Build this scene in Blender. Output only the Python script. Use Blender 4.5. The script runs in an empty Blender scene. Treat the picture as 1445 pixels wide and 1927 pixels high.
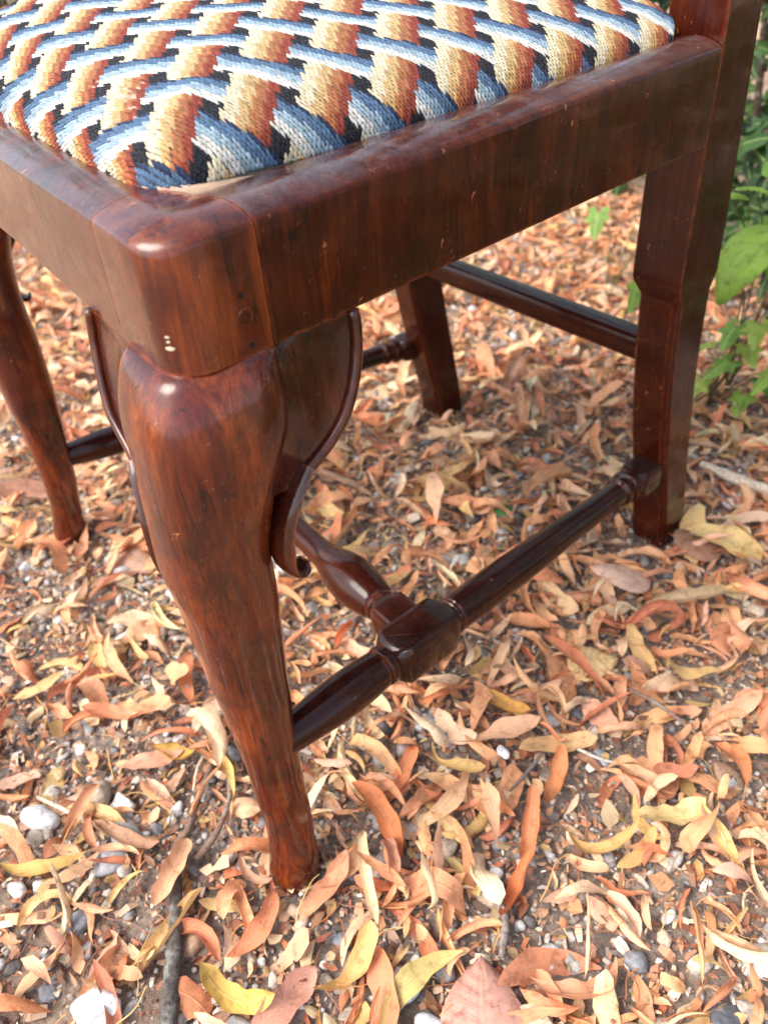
import bpy, bmesh, math, random
import numpy as np
from mathutils import Matrix, Vector
random.seed(7); rng = np.random.default_rng(11)
SC = bpy.context.scene
COL = SC.collection
PI = math.pi

# ------------------------------------------------------------------ camera
cam_d = bpy.data.cameras.new('camera'); cam = bpy.data.objects.new('camera', cam_d); COL.objects.link(cam)
CAMR = np.array([[0.58931891, 0.80522551, -0.06568944], [-0.46575863, 0.40505728, 0.78676394], [-0.66013038, 0.43305944, -0.61374865]])
CAMP = np.array([0.2716, -0.0822, 0.5133])
mw = Matrix.Identity(4)
for i in range(3):
    mw[i][0] = CAMR[0][i]; mw[i][1] = CAMR[1][i]; mw[i][2] = -CAMR[2][i]; mw[i][3] = CAMP[i]
cam.matrix_world = mw
cam_d.sensor_fit = 'HORIZONTAL'; cam_d.sensor_width = 7.3; cam_d.lens = 7.396
cam_d.clip_start = 0.01; cam_d.clip_end = 500
cam_d.dof.use_dof = True; cam_d.dof.focus_distance = 0.41; cam_d.dof.aperture_fstop = 2.4
SC.camera = cam

# ------------------------------------------------------------------ light
SUN_EL, SUN_AZ = math.radians(50), math.radians(190)     # azimuth: direction the light comes from, measured from +Y clockwise
W = bpy.data.worlds.new('World'); SC.world = W; W.use_nodes = True
wn = W.node_tree; bg = wn.nodes['Background']
sky = wn.nodes.new('ShaderNodeTexSky'); sky.sky_type = 'NISHITA'; sky.sun_disc = False
sky.sun_elevation = SUN_EL; sky.sun_rotation = SUN_AZ; sky.air_density = 1.0; sky.dust_density = 3.0; sky.ozone_density = 1.0
hs = wn.nodes.new('ShaderNodeHueSaturation'); hs.inputs['Saturation'].default_value = 0.6      # hazy, whitish sky
wn.links.new(sky.outputs[0], hs.inputs['Color']); wn.links.new(hs.outputs[0], bg.inputs[0]); bg.inputs[1].default_value = 0.15
sd = bpy.data.lights.new('sun', 'SUN'); sd.energy = 1.15; sd.angle = math.radians(34); sd.color = (1, 0.93, 0.84)
sun = bpy.data.objects.new('sun', sd); COL.objects.link(sun)
dvec = Vector((math.sin(SUN_AZ) * math.cos(SUN_EL), math.cos(SUN_AZ) * math.cos(SUN_EL), math.sin(SUN_EL)))
sun.rotation_euler = dvec.to_track_quat('Z', 'Y').to_euler()
SC.render.engine = 'CYCLES'
SC.view_settings.view_transform = 'Standard'; SC.view_settings.look = 'None'
SC.view_settings.gamma = 1; SC.view_settings.use_curve_mapping = False
SC.view_settings.exposure = 1.50

# ------------------------------------------------------------------ helpers
def lin(r, g, b):
    f = lambda c: (c / 255 / 12.92) if c / 255 <= 0.04045 else ((c / 255 + 0.055) / 1.055) ** 2.4
    return np.array([f(r), f(g), f(b)])
def tag(o, label=None, cat=None, group=None, kind=None):
    if label: o['label'] = label
    if cat: o['category'] = cat
    if group: o['group'] = group
    if kind: o['kind'] = kind
    return o
def mesh_np(name, V, F, mat=None, col=None, uv=None, smooth=True):
    """V (n,3), F (m,k) all the same k, optional per-vertex colour and per-vertex uv"""
    V = np.asarray(V, np.float32); F = np.asarray(F, np.int32); k = F.shape[1]
    me = bpy.data.meshes.new(name)
    me.vertices.add(len(V)); me.vertices.foreach_set('co', V.ravel())
    me.loops.add(F.size); me.loops.foreach_set('vertex_index', F.ravel())
    me.polygons.add(len(F)); me.polygons.foreach_set('loop_start', np.arange(0, F.size, k, dtype=np.int32))
    me.polygons.foreach_set('loop_total', np.full(len(F), k, np.int32))
    me.polygons.foreach_set('use_smooth', np.full(len(F), smooth))
    if uv is not None:
        l = me.uv_layers.new(name='UVMap'); l.data.foreach_set('uv', np.asarray(uv, np.float32)[F.ravel()].ravel())
    if col is not None:
        a = me.color_attributes.new('col', 'FLOAT_COLOR', 'POINT')
        c4 = np.ones((len(V), 4), np.float32); c4[:, :3] = col; a.data.foreach_set('color', c4.ravel())
    me.update(calc_edges=True); me.validate()
    if mat: me.materials.append(mat)
    return me
def link(name, me, parent=None):
    o = bpy.data.objects.new(name, me); COL.objects.link(o)
    if parent is not None:
        o.parent = parent; o.matrix_parent_inverse = Matrix.Translation(-Vector(absloc(parent)))
    return o
def absloc(o):
    v = Vector(o.location)
    return v
def empty(name, loc):
    o = bpy.data.objects.new(name, None); o.location = loc; o.empty_display_size = 0.05; COL.objects.link(o); return o
def pymesh(name, V, F, mat, parent=None, smooth=True, sharp=None):
    me = bpy.data.meshes.new(name); me.from_pydata([tuple(v) for v in V], [], [tuple(f) for f in F])
    bm = bmesh.new(); bm.from_mesh(me)
    bmesh.ops.recalc_face_normals(bm, faces=bm.faces)
    for f in bm.faces: f.smooth = smooth
    if smooth and sharp is not None:
        for e in bm.edges:
            if len(e.link_faces) == 2 and e.calc_face_angle(0) > sharp: e.smooth = False
    bm.to_mesh(me); bm.free(); me.materials.append(mat)
    return link(name, me, parent)

# node helpers
def newmat(name):
    m = bpy.data.materials.new(name); m.use_nodes = True; nt = m.node_tree
    return m, nt, nt.nodes['Principled BSDF']
def N(nt, t, **kw):
    n = nt.nodes.new(t)
    for k, v in kw.items():
        if k.startswith('i_'):
            key = k[2:]; key = int(key) if key.isdigit() else key.replace('_', ' ')
            n.inputs[key].default_value = v
        else: setattr(n, k, v)
    return n
def ramp(nt, fac, stops, interp='LINEAR'):
    r = nt.nodes.new('ShaderNodeValToRGB'); r.color_ramp.interpolation = interp
    el = r.color_ramp.elements
    while len(el) < len(stops): el.new(0.5)
    for e, (p, c) in zip(el, stops):
        e.position = p; e.color = (*c, 1) if len(c) == 3 else c
    nt.links.new(fac, r.inputs[0]); return r.outputs[0]
def mixc(nt, fac, a, b, mode='MIX'):
    m = nt.nodes.new('ShaderNodeMix'); m.data_type = 'RGBA'; m.blend_type = mode
    for s, v in ((m.inputs[0], fac), (m.inputs[6], a), (m.inputs[7], b)):
        if hasattr(v, 'is_output'): nt.links.new(v, s)
        elif isinstance(v, (int, float)): s.default_value = v
        else: s.default_value = (*v, 1)
    return m.outputs[2]
def math_(nt, op, a, b=0.0, clamp=False):
    m = nt.nodes.new('ShaderNodeMath'); m.operation = op; m.use_clamp = clamp
    for s, v in ((m.inputs[0], a), (m.inputs[1], b)):
        if hasattr(v, 'is_output'): nt.links.new(v, s)
        else: s.default_value = v
    return m.outputs[0]
def noise(nt, vec, scale, detail=4, rough=0.55, dist=0.0):
    n = N(nt, 'ShaderNodeTexNoise'); n.inputs['Scale'].default_value = scale; n.inputs['Detail'].default_value = detail
    n.inputs['Roughness'].default_value = rough; n.inputs['Distortion'].default_value = dist
    if vec is not None: nt.links.new(vec, n.inputs['Vector'])
    return n.outputs[0]
def mapping(nt, vec, scale=(1, 1, 1), rot=(0, 0, 0), loc=(0, 0, 0)):
    m = N(nt, 'ShaderNodeMapping'); m.inputs['Scale'].default_value = scale; m.inputs['Rotation'].default_value = rot; m.inputs['Location'].default_value = loc
    nt.links.new(vec, m.inputs['Vector']); return m.outputs[0]
def bump(nt, h, strength, dist, prev=None):
    b = N(nt, 'ShaderNodeBump'); b.inputs['Strength'].default_value = strength; b.inputs['Distance'].default_value = dist
    nt.links.new(h, b.inputs['Height'])
    if prev is not None: nt.links.new(prev, b.inputs['Normal'])
    return b.outputs[0]

# ------------------------------------------------------------------ materials
def wood(name, grain, tint=1.0, rough=0.27, dust=0.0, seed=0.0, dark=0.5, orange=0.5, ior=1.37):
    """old polished walnut; grain = index of the axis the grain runs along"""
    m, nt, p = newmat(name); L = nt.links.new
    tc = N(nt, 'ShaderNodeTexCoord').outputs['Object']
    sc = [1, 1, 1]; sc[grain] = 0.045
    base = mapping(nt, tc, (1, 1, 1), loc=(seed, seed * 1.7, seed * 0.3))
    gv = mapping(nt, base, tuple(sc))
    g1 = noise(nt, gv, 520, 6, 0.62, 0.5)
    g2 = noise(nt, gv, 1700, 3, 0.6)
    big = noise(nt, base, 24, 5, 0.62, 0.6)
    sg = [1, 1, 1]; sg[grain] = 0.22
    med = noise(nt, mapping(nt, base, tuple(sg)), 60, 5, 0.55, 0.6)
    c = ramp(nt, g1, [(0.3, (.046 * tint, .0058 * tint, .0026 * tint)), (0.5, (.078 * tint, .0100 * tint, .0036 * tint)), (0.72, (.115 * tint, .0170 * tint, .0050 * tint))])
    co = ramp(nt, g1, [(0.3, (.13 * tint, .022 * tint, .004 * tint)), (0.7, (.38 * tint, .078 * tint, .011 * tint))])
    wo = ramp(nt, med, [(0.50 - .06 * orange, (0, 0, 0)), (0.74 - .06 * orange, (1, 1, 1))])
    c = mixc(nt, math_(nt, 'MULTIPLY', wo, 0.15 + 0.40 * orange), c, co)
    wd = ramp(nt, big, [(0.34, (1, 1, 1)), (0.60, (0, 0, 0))])
    c = mixc(nt, math_(nt, 'MULTIPLY', wd, 0.25 + 0.40 * dark), c, (.009, .0045, .0035))
    # fine dark pores and dents
    po = ramp(nt, g2, [(0.33, (1, 1, 1)), (0.42, (0, 0, 0))])
    c = mixc(nt, math_(nt, 'MULTIPLY', po, 0.6), c, (.008, .004, .003))
    # drying cracks running with the grain
    sk = [1, 1, 1]; sk[grain] = 0.10
    cn = noise(nt, mapping(nt, base, tuple(sk), loc=(9, 4, 1)), 60, 2, 0.5, 0.25)
    cr = ramp(nt, math_(nt, 'ABSOLUTE', math_(nt, 'SUBTRACT', cn, 0.5)), [(0.0, (1, 1, 1)), (0.0035, (1, 1, 1)), (0.009, (0, 0, 0))])
    cm = ramp(nt, noise(nt, mapping(nt, base, loc=(2, 7, 3)), 30, 3, 0.6), [(0.44, (0, 0, 0)), (0.54, (1, 1, 1))])
    crk = math_(nt, 'MULTIPLY', cr, cm)
    c = mixc(nt, math_(nt, 'MULTIPLY', crk, 0.8), c, (.008, .004, .003))
    # dark ink spots
    spm = noise(nt, mapping(nt, base, (1, 1, 1), loc=(3, 1, 2)), 130, 3, 0.6, 0.5)
    sp = ramp(nt, spm, [(0.27, (1, 1, 1)), (0.32, (0, 0, 0))])
    c = mixc(nt, math_(nt, 'MULTIPLY', sp, 0.75), c, (.006, .004, .003))
    # knocked-off chips showing paler wood
    vo = N(nt, 'ShaderNodeTexVoronoi', feature='F1'); vo.inputs['Scale'].default_value = 75; vo.inputs['Randomness'].default_value = 1
    vs = [1, 1, 1]; vs[grain] = 0.5
    dis = noise(nt, base, 260, 2)
    vm = N(nt, 'ShaderNodeVectorMath', operation='ADD'); L(mapping(nt, base, tuple(vs)), vm.inputs[0])
    vsc = N(nt, 'ShaderNodeVectorMath', operation='SCALE'); L(dis, vsc.inputs[0]); vsc.inputs['Scale'].default_value = 0.012; L(vsc.outputs[0], vm.inputs[1])
    L(vm.outputs[0], vo.inputs['Vector'])
    chip = ramp(nt, vo.outputs['Distance'], [(0.05, (1, 1, 1)), (0.09, (0, 0, 0))])
    sel = ramp(nt, N_sep(nt, vo.outputs['Color']), [(0.62, (0, 0, 0)), (0.64, (1, 1, 1))])
    chipf = math_(nt, 'MULTIPLY', chip, sel)
    c = mixc(nt, chipf, c, (.36, .13, .055))
    # fine scratches
    scr = None
    for a, s_ in ((0.6, 1.0), (-0.9, 2.3)):
        rot = [0.3, 0.5, a]; rm = mapping(nt, base, (1, 1, 1), rot=tuple(rot), loc=(s_, 0, 0))
        st = mapping(nt, rm, (1, 0.02, 0.35))
        n = noise(nt, st, 900, 1, 0.4)
        k = ramp(nt, n, [(0.735, (0, 0, 0)), (0.76, (1, 1, 1))])
        scr = k if scr is None else mixc(nt, 1.0, scr, k, 'ADD')
    msk = ramp(nt, noise(nt, mapping(nt, base, loc=(5, 5, 5)), 45, 3), [(0.47, (0, 0, 0)), (0.6, (1, 1, 1))])
    scf = math_(nt, 'MULTIPLY', scr, msk)
    c = mixc(nt, math_(nt, 'MULTIPLY', scf, 0.40), c, (.30, .13, .08))
    ef = math_(nt, 'MULTIPLY', edge_factor(nt, 0.0026), ramp(nt, noise(nt, base, 110, 4, 0.7), [(0.40, (0, 0, 0)), (0.60, (1, 1, 1))]))
    c = mixc(nt, math_(nt, 'MULTIPLY', ef, 0.30 + 0.4 * min(1, tint)), c, (.30, .068, .022))
    rg = ramp(nt, noise(nt, base, 60, 5, 0.7), [(0.3, (rough * .7,) * 3), (0.7, (rough * 1.7,) * 3)])
    if dust > 0:
        geo = N(nt, 'ShaderNodeNewGeometry'); sx = N(nt, 'ShaderNodeSeparateXYZ'); L(geo.outputs['Normal'], sx.inputs[0])
        up = ramp(nt, sx.outputs[2], [(0.80, (0, 0, 0)), (0.99, (1, 1, 1))])
        dn = ramp(nt, noise(nt, base, 55, 6, 0.75), [(0.40, (0, 0, 0)), (0.70, (1, 1, 1))])
        fine = ramp(nt, noise(nt, base, 2600, 2, 0.7), [(0.50, (.12, .12, .12)), (0.66, (1, 1, 1))])
        df = math_(nt, 'MULTIPLY', math_(nt, 'MULTIPLY', up, dn), fine)
        df = math_(nt, 'MULTIPLY', df, dust)
        c = mixc(nt, df, c, (.26, .25, .255))
        rg = mixc(nt, df, rg, (.9, .9, .9))
    L(c, p.inputs['Base Color']); L(rg, p.inputs['Roughness'])
    p.inputs['Specular IOR Level'].default_value = 0.05
    p.inputs['Coat Weight'].default_value = 0.85; p.inputs['Coat IOR'].default_value = ior
    L(ramp(nt, noise(nt, mapping(nt, base, loc=(1, 8, 2)), 34, 5, 0.7), [(0.40, (.07,) * 3), (0.70, (.25,) * 3)]), p.inputs['Coat Roughness'])
    hb = bump(nt, big, 0.22, 0.003)
    hb = bump(nt, g1, 0.22, 0.0009, hb); hb = bump(nt, crk, -0.7, 0.0007, hb)
    hb = bump(nt, po, -0.5, 0.0002, hb); hb = bump(nt, sp, -0.8, 0.0006, hb)
    hb = bump(nt, chipf, -0.8, 0.0006, hb); hb = bump(nt, scf, -0.4, 0.0002, hb)
    L(hb, p.inputs['Normal']); 
    cb = bump(nt, big, 0.12, 0.003); cb = bump(nt, g1, 0.05, 0.0005, cb); cb = bump(nt, crk, -0.6, 0.0006, cb); L(cb, p.inputs['Coat Normal'])
    return m
def edge_factor(nt, radius):
    """1 along rubbed edges, 0 on the flats"""
    bv = nt.nodes.new('ShaderNodeBevel'); bv.samples = 4; bv.inputs['Radius'].default_value = radius
    ge = nt.nodes.new('ShaderNodeNewGeometry'); d = nt.nodes.new('ShaderNodeVectorMath'); d.operation = 'DOT_PRODUCT'
    nt.links.new(bv.outputs[0], d.inputs[0]); nt.links.new(ge.outputs['Normal'], d.inputs[1])
    return ramp(nt, math_(nt, 'SUBTRACT', 1.0, d.outputs['Value']), [(0.004, (0, 0, 0)), (0.06, (1, 1, 1))])
def N_sep(nt, col):
    s = nt.nodes.new('ShaderNodeSeparateColor'); nt.links.new(col, s.inputs[0]); return s.outputs[0]

M = {}
M['wood_z'] = wood('walnut_upright', 2, 1.1, orange=1.3, dark=1.1, ior=1.50)
M['wood_y'] = wood('walnut_side_rail', 2, .66, dust=0.9, seed=1.3, dark=0.8, orange=0.6)
M['wood_x'] = wood('walnut_front_rail', 2, .8, dust=0.6, seed=2.1, dark=0.7, orange=0.6)
M['wood_post'] = wood('walnut_post', 2, 1.0, dust=0.4, seed=4.4, orange=0.9, dark=0.8, ior=1.46)
M['wood_wing'] = wood('walnut_bracket', 2, .62, dust=0.2, seed=7.7, dark=1.0, orange=0.7, ior=1.50)
M['wood_stile'] = wood('walnut_rear_leg', 2, .55, seed=3.0, dark=0.4, orange=0.3, rough=0.33)  # same walnut, tint lowered to put the rear legs' shade into the colour
M['wood_str'] = wood('walnut_stretcher', 1, .36, seed=5.0, dark=0.8, orange=0.35, rough=0.3, dust=0.12)  # stretchers' shade painted in through a much darker tint
M['wood_strx'] = wood('walnut_cross_stretcher', 0, .48, seed=6.0, dark=0.6, orange=0.4, rough=0.26, dust=0.1)  # cross bars likewise: shade put into the darker tint

def plain(name, c, rough=0.8, spec=0.3, bumps=None):
    m, nt, p = newmat(name)
    tc = N(nt, 'ShaderNodeTexCoord').outputs['Object']
    n = noise(nt, tc, 300, 4, 0.6)
    cc = mixc(nt, n, tuple(np.array(c) * 0.7), tuple(np.array(c) * 1.3)); nt.links.new(cc, p.inputs['Base Color'])
    p.inputs['Roughness'].default_value = rough; p.inputs['Specular IOR Level'].default_value = spec
    nt.links.new(bump(nt, n, 0.5, 0.0006), p.inputs['Normal'])
    return m
M['plug'] = wood('walnut_plug', 0, 0.9, seed=9.0)
M['paint'] = plain('cream_paint', (.50, .43, .30), 0.7)

def wool():
    m, nt, p = newmat('wool_yarn'); L = nt.links.new
    a = N(nt, 'ShaderNodeAttribute', attribute_name='col').outputs['Color']
    uv = N(nt, 'ShaderNodeUVMap').outputs[0]
    st = noise(nt, mapping(nt, uv, (0.55, 7, 1), rot=(0, 0, 0.12)), 1.0, 3, 0.6)
    tc = N(nt, 'ShaderNodeTexCoord').outputs['Object']
    fz = noise(nt, tc, 2500, 2, 0.7)
    f = ramp(nt, st, [(0.3, (.55, .55, .55)), (0.65, (1.15, 1.15, 1.15))])
    c = mixc(nt, 1.0, a, f, 'MULTIPLY')
    c = mixc(nt, math_(nt, 'MULTIPLY', ramp(nt, fz, [(0.55, (0, 0, 0)), (0.75, (1, 1, 1))]), 0.14), c, (.75, .72, .68))
    L(c, p.inputs['Base Color']); p.inputs['Roughness'].default_value = 0.8; p.inputs['Specular IOR Level'].default_value = 0.15
    p.inputs['Sheen Weight'].default_value = 0.06; p.inputs['Sheen Roughness'].default_value = 0.5
    L(bump(nt, st, 0.7, 0.0004), p.inputs['Normal'])
    return m
M['wool'] = wool()
def linen():
    m, nt, p = newmat('lining_cloth'); L = nt.links.new
    tc = N(nt, 'ShaderNodeTexCoord').outputs['Object']
    n = noise(nt, tc, 38, 3, 0.5, 0.8)
    c = ramp(nt, n, [(0.35, (.50, .36, .22)), (0.52, (.55, .37, .26)), (0.62, (.42, .15, .12)), (0.75, (.50, .30, .22))])
    w1 = noise(nt, mapping(nt, tc, (1, .1, 1), rot=(0, 0, .7)), 1500, 2)
    c = mixc(nt, math_(nt, 'MULTIPLY', w1, .5), c, (.30, .17, .11))
    L(c, p.inputs['Base Color']); p.inputs['Roughness'].default_value = .85
    L(bump(nt, w1, .6, .0006, bump(nt, n, .6, .004)), p.inputs['Normal'])
    return m
M['linen'] = linen()

def leafmat(name, green=False):
    m, nt, p = newmat(name); L = nt.links.new
    a = N(nt, 'ShaderNodeAttribute', attribute_name='col').outputs['Color']
    uv = N(nt, 'ShaderNodeUVMap').outputs[0]
    s = N(nt, 'ShaderNodeSeparateXYZ'); L(uv, s.inputs[0])
    av = math_(nt, 'ABSOLUTE', s.outputs[1])                        # distance from the midrib (v in -1..1)
    tc = N(nt, 'ShaderNodeTexCoord').outputs['Object']
    mid = ramp(nt, av, [(0.0, (1, 1, 1)), (0.10 if not green else .05, (0, 0, 0))])
    # side veins
    w = math_(nt, 'SUBTRACT', math_(nt, 'MULTIPLY', s.outputs[0], 9.0), math_(nt, 'MULTIPLY', av, 2.2))
    fr = math_(nt, 'FRACT', w); tri = math_(nt, 'ABSOLUTE', math_(nt, 'SUBTRACT', fr, 0.5))
    ve = ramp(nt, tri, [(0.0, (1, 1, 1)), (0.10, (0, 0, 0))])
    vein = math_(nt, 'MAXIMUM', mid, math_(nt, 'MULTIPLY', ve, 0.45))
    n1 = noise(nt, tc, 90, 5, 0.65); n2 = noise(nt, tc, 700, 3, 0.6)
    f = ramp(nt, n1, [(0.30, (.52, .44, .38)), (0.48, (1, 1, 1)), (0.75, (1.18, 1.16, 1.12))])
    c = mixc(nt, 1.0, a, f, 'MULTIPLY')
    if green:
        c = mixc(nt, math_(nt, 'MULTIPLY', vein, 0.65), c, (.42, .55, .22))
    else:
        c = mixc(nt, math_(nt, 'MULTIPLY', vein, 0.25), c, (.62, .44, .26))
        spots = ramp(nt, n2, [(0.28, (1, 1, 1)), (0.36, (0, 0, 0))])
        c = mixc(nt, math_(nt, 'MULTIPLY', spots, 0.55), c, (.14, .06, .03))
    L(c, p.inputs['Base Color']); p.inputs['Roughness'].default_value = 0.42 if green else 0.6
    p.inputs['Specular IOR Level'].default_value = 0.4 if green else 0.3
    L(bump(nt, vein, 0.5, 0.0006, bump(nt, n2, 0.35, 0.0006, bump(nt, n1, 0.4, 0.002))), p.inputs['Normal'])
    tr = N(nt, 'ShaderNodeBsdfTranslucent'); L(c, tr.inputs[0])
    ms = N(nt, 'ShaderNodeMixShader'); ms.inputs[0].default_value = 0.35 if green else 0.22
    L(p.outputs[0], ms.inputs[1]); L(tr.outputs[0], ms.inputs[2]); L(ms.outputs[0], nt.nodes['Material Output'].inputs[0])
    return m
M['dry'] = leafmat('dry_leaf'); M['green'] = leafmat('green_leaf', True)
def stone():
    m, nt, p = newmat('pebble_stone'); L = nt.links.new
    a = N(nt, 'ShaderNodeAttribute', attribute_name='col').outputs['Color']
    tc = N(nt, 'ShaderNodeTexCoord').outputs['Object']
    n1 = noise(nt, tc, 260, 5, 0.7); n2 = noise(nt, tc, 1500, 3, 0.6); n3 = noise(nt, tc, 90, 3, 0.5, 1.0)
    c = mixc(nt, 1.0, a, ramp(nt, n1, [(0.3, (.5, .48, .46)), (0.5, (.95, .95, .95)), (0.72, (1.35, 1.35, 1.38))]), 'MULTIPLY')
    c = mixc(nt, math_(nt, 'MULTIPLY', ramp(nt, n3, [(.55, (0, 0, 0)), (.7, (1, 1, 1))]), .5), c, (.52, .50, .48))
    L(c, p.inputs['Base Color']); p.inputs['Roughness'].default_value = 0.62
    L(bump(nt, n2, 0.4, 0.0006, bump(nt, n1, 0.6, 0.002)), p.inputs['Normal'])
    return m
M['stone'] = stone()
def crumb():
    m, nt, p = newmat('crumbled_litter'); L = nt.links.new
    a = N(nt, 'ShaderNodeAttribute', attribute_name='col').outputs['Color']
    L(a, p.inputs['Base Color']); p.inputs['Roughness'].default_value = 0.75; p.inputs['Specular IOR Level'].default_value = 0.25
    return m
M['crumb'] = crumb()
def bark():
    m, nt, p = newmat('twig_bark'); L = nt.links.new
    tc = N(nt, 'ShaderNodeTexCoord').outputs['Object']
    a = N(nt, 'ShaderNodeAttribute', attribute_name='col').outputs['Color']
    n1 = noise(nt, tc, 350, 5, 0.7); n3 = noise(nt, tc, 70, 3, 0.6)
    c = mixc(nt, 1.0, a, ramp(nt, n1, [(0.3, (.35, .33, .3)), (0.5, (.9, .9, .9)), (0.75, (1.5, 1.5, 1.5))]), 'MULTIPLY')
    c = mixc(nt, math_(nt, 'MULTIPLY', ramp(nt, n3, [(.54, (0, 0, 0)), (.62, (1, 1, 1))]), .45), c, (.34, .37, .33))
    L(c, p.inputs['Base Color']); p.inputs['Roughness'].default_value = .85
    L(bump(nt, n1, 1.0, .002), p.inputs['Normal'])
    return m
M['bark'] = bark()
def soil():
    m, nt, p = newmat('soil'); L = nt.links.new
    tc = N(nt, 'ShaderNodeTexCoord').outputs['Object']
    n1 = noise(nt, tc, 120, 8, 0.7); n2 = noise(nt, tc, 9, 4, 0.6)
    c = ramp(nt, n1, [(0.3, (.07, .05, .04)), (0.45, (.19, .14, .11)), (0.58, (.38, .30, .24)), (0.72, (.52, .46, .39))])
    c = mixc(nt, math_(nt, 'MULTIPLY', n2, .5), c, (.27, .22, .19))
    vo = N(nt, 'ShaderNodeTexVoronoi'); vo.inputs['Scale'].default_value = 38; vo.inputs['Randomness'].default_value = 1
    L(mapping(nt, tc, (1, 1.6, 1), rot=(0, 0, .5)), vo.inputs['Vector'])
    lc = ramp(nt, N_sep(nt, vo.outputs['Color']), [(0.1, (.22, .12, .07)), (0.4, (.62, .34, .19)), (0.7, (.70, .47, .30)), (0.9, (.72, .55, .34))])
    sx = N(nt, 'ShaderNodeSeparateXYZ'); L(tc, sx.inputs[0])
    dd = math_(nt, 'SQRT', math_(nt, 'ADD', math_(nt, 'POWER', math_(nt, 'ADD', sx.outputs[0], .35), 2), math_(nt, 'POWER', math_(nt, 'SUBTRACT', sx.outputs[1], .45), 2)))
    c = mixc(nt, ramp(nt, dd, [(0.60, (0, 0, 0)), (0.9, (.85, .85, .85))]), c, lc)
    L(c, p.inputs['Base Color']); p.inputs['Roughness'].default_value = .9
    L(bump(nt, n1, 1.0, .006), p.inputs['Normal'])
    return m
M['soil'] = soil()

# ------------------------------------------------------------------ the setting: ground
def gh(x, y):
    """height of the ground"""
    return (0.0035 * np.sin(x * 9.1 + 1.3) * np.cos(y * 7.3 + .4) + 0.002 * np.sin(x * 23 + y * 17)
            + 0.0012 * np.sin(x * 51 - y * 43 + 2)) - 0.004
def ground():
    def axis(lo, hi):
        core = np.arange(lo, hi + 1e-6, 0.02)
        st = 0.03 * 1.28 ** np.arange(1, 33)
        return np.concatenate([lo - np.cumsum(st)[::-1], core, hi + np.cumsum(st)])
    X = axis(-2.0, .8); Y = axis(-.6, 1.8)
    gx, gy = np.meshgrid(X, Y, indexing='ij')
    z = gh(gx, gy) + rng.normal(0, .0008, gx.shape)
    far = np.clip((np.hypot(gx + .5, gy - .5) - 3) / 3, 0, 1); z = z * (1 - far) - .004 * far
    V = np.stack([gx, gy, z], -1).reshape(-1, 3); nx, ny = gx.shape
    i = np.arange(nx - 1)[:, None] * ny + np.arange(ny - 1)[None]
    F = np.stack([i, i + ny, i + ny + 1, i + 1], -1).reshape(-1, 4)
    o = link('ground', mesh_np('ground', V, F, M['soil'])); tag(o, kind='structure')
ground()

# ------------------------------------------------------------------ the chair
CX = -0.233                                   # plane of symmetry of the chair
chair = empty('chair', (CX, 0.22, 0))
tag(chair, 'old walnut chair with curved front legs and needlework seat standing on leafy gravel', 'chair')
ZB, ZT = 0.375, 0.4245
def side_x(y): return 0.0112 - 0.159 * y      # outer face of the near side rail
def front_y(x): return 0.0018 - 0.014 * x     # outer face of the front rail
def mir(V): V = np.array(V, float); V[:, 0] = 2 * CX - V[:, 0]; return V

def loft(rings, cap=True):
    """rings (m,k,3) -> verts, faces"""
    R = np.asarray(rings); m, k, _ = R.shape
    V = R.reshape(-1, 3); F = []
    for a in range(m - 1):
        for b in range(k):
            c = (b + 1) % k
            F.append((a * k + b, a * k + c, (a + 1) * k + c, (a + 1) * k + b))
    if cap: F.append(tuple(range(k))[::-1]); F.append(tuple(range((m - 1) * k, m * k)))
    return V, F
def smooth_interp(t, xs, ys):
    """monotone-ish cubic through the points"""
    xs = np.array(xs, float); ys = np.array(ys, float)
    d = np.gradient(ys, xs); i = np.clip(np.searchsorted(xs, t) - 1, 0, len(xs) - 2)
    h = xs[i + 1] - xs[i]; s = (t - xs[i]) / h
    return ((2 * s**3 - 3 * s**2 + 1) * ys[i] + (s**3 - 2 * s**2 + s) * h * d[i]
            + (-2 * s**3 + 3 * s**2) * ys[i + 1] + (s**3 - s**2) * h * d[i + 1])
def superell(n, k, r):
    a = np.arange(k) * 2 * PI / k; c, s = np.cos(a), np.sin(a)
    return np.stack([np.sign(c) * np.abs(c) ** (2 / n) * r, np.sign(s) * np.abs(s) ** (2 / n) * r], -1)

# moulded top of the rails: (inset from the face, height)
PROF = [(0, ZB), (0, .400), (0, .4228), (.0004, .4243), (.0016, .4255), (.006, .4276), (.011, .4292), (.017, .4302), (.022, .4299),
        (.030, .4290), (.0385, .4280), (.0392, .418), (.050, .4175), (.050, ZB + .01), (.046, ZB)]

def post_path():
    """outline of the leg block seen from above, from the front joint round the corner to the side joint"""
    r = 0.0165
    n1 = np.array([0.014, -1.0]); n1 /= np.linalg.norm(n1) * 1; n1 = np.array([-0.014, -1.0]) / np.hypot(.014, 1)
    n2 = np.array([1, .159]) / np.hypot(1, .159)
    # corner = intersection of both faces
    A = np.array([[0.014, 1], [1, .159]]); c = np.linalg.solve(A, [0.0018, 0.0112])
    C = np.linalg.solve(np.array([n1, n2]), np.array([n1 @ c - r, n2 @ c - r]))
    a1 = math.atan2(n1[1], n1[0]); a2 = math.atan2(n2[1], n2[0])
    pts = [('s', np.array([-0.0475, front_y(-0.0475)]), n1)]
    pts += [('s', np.array([-0.036, front_y(-0.036)]), n1), ('s', np.array([-0.024, front_y(-0.024)]), n1)]
    for t in np.linspace(0, 1, 13):
        a = a1 + (a2 - a1) * t; pts.append(('a', C, np.array([math.cos(a), math.sin(a)]), math.sin(t * PI)))
    for y in (.0265, .036, .0468):
        pts.append(('s', np.array([side_x(y), y]), n2))
    return pts, r, n1, n2, C
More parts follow.
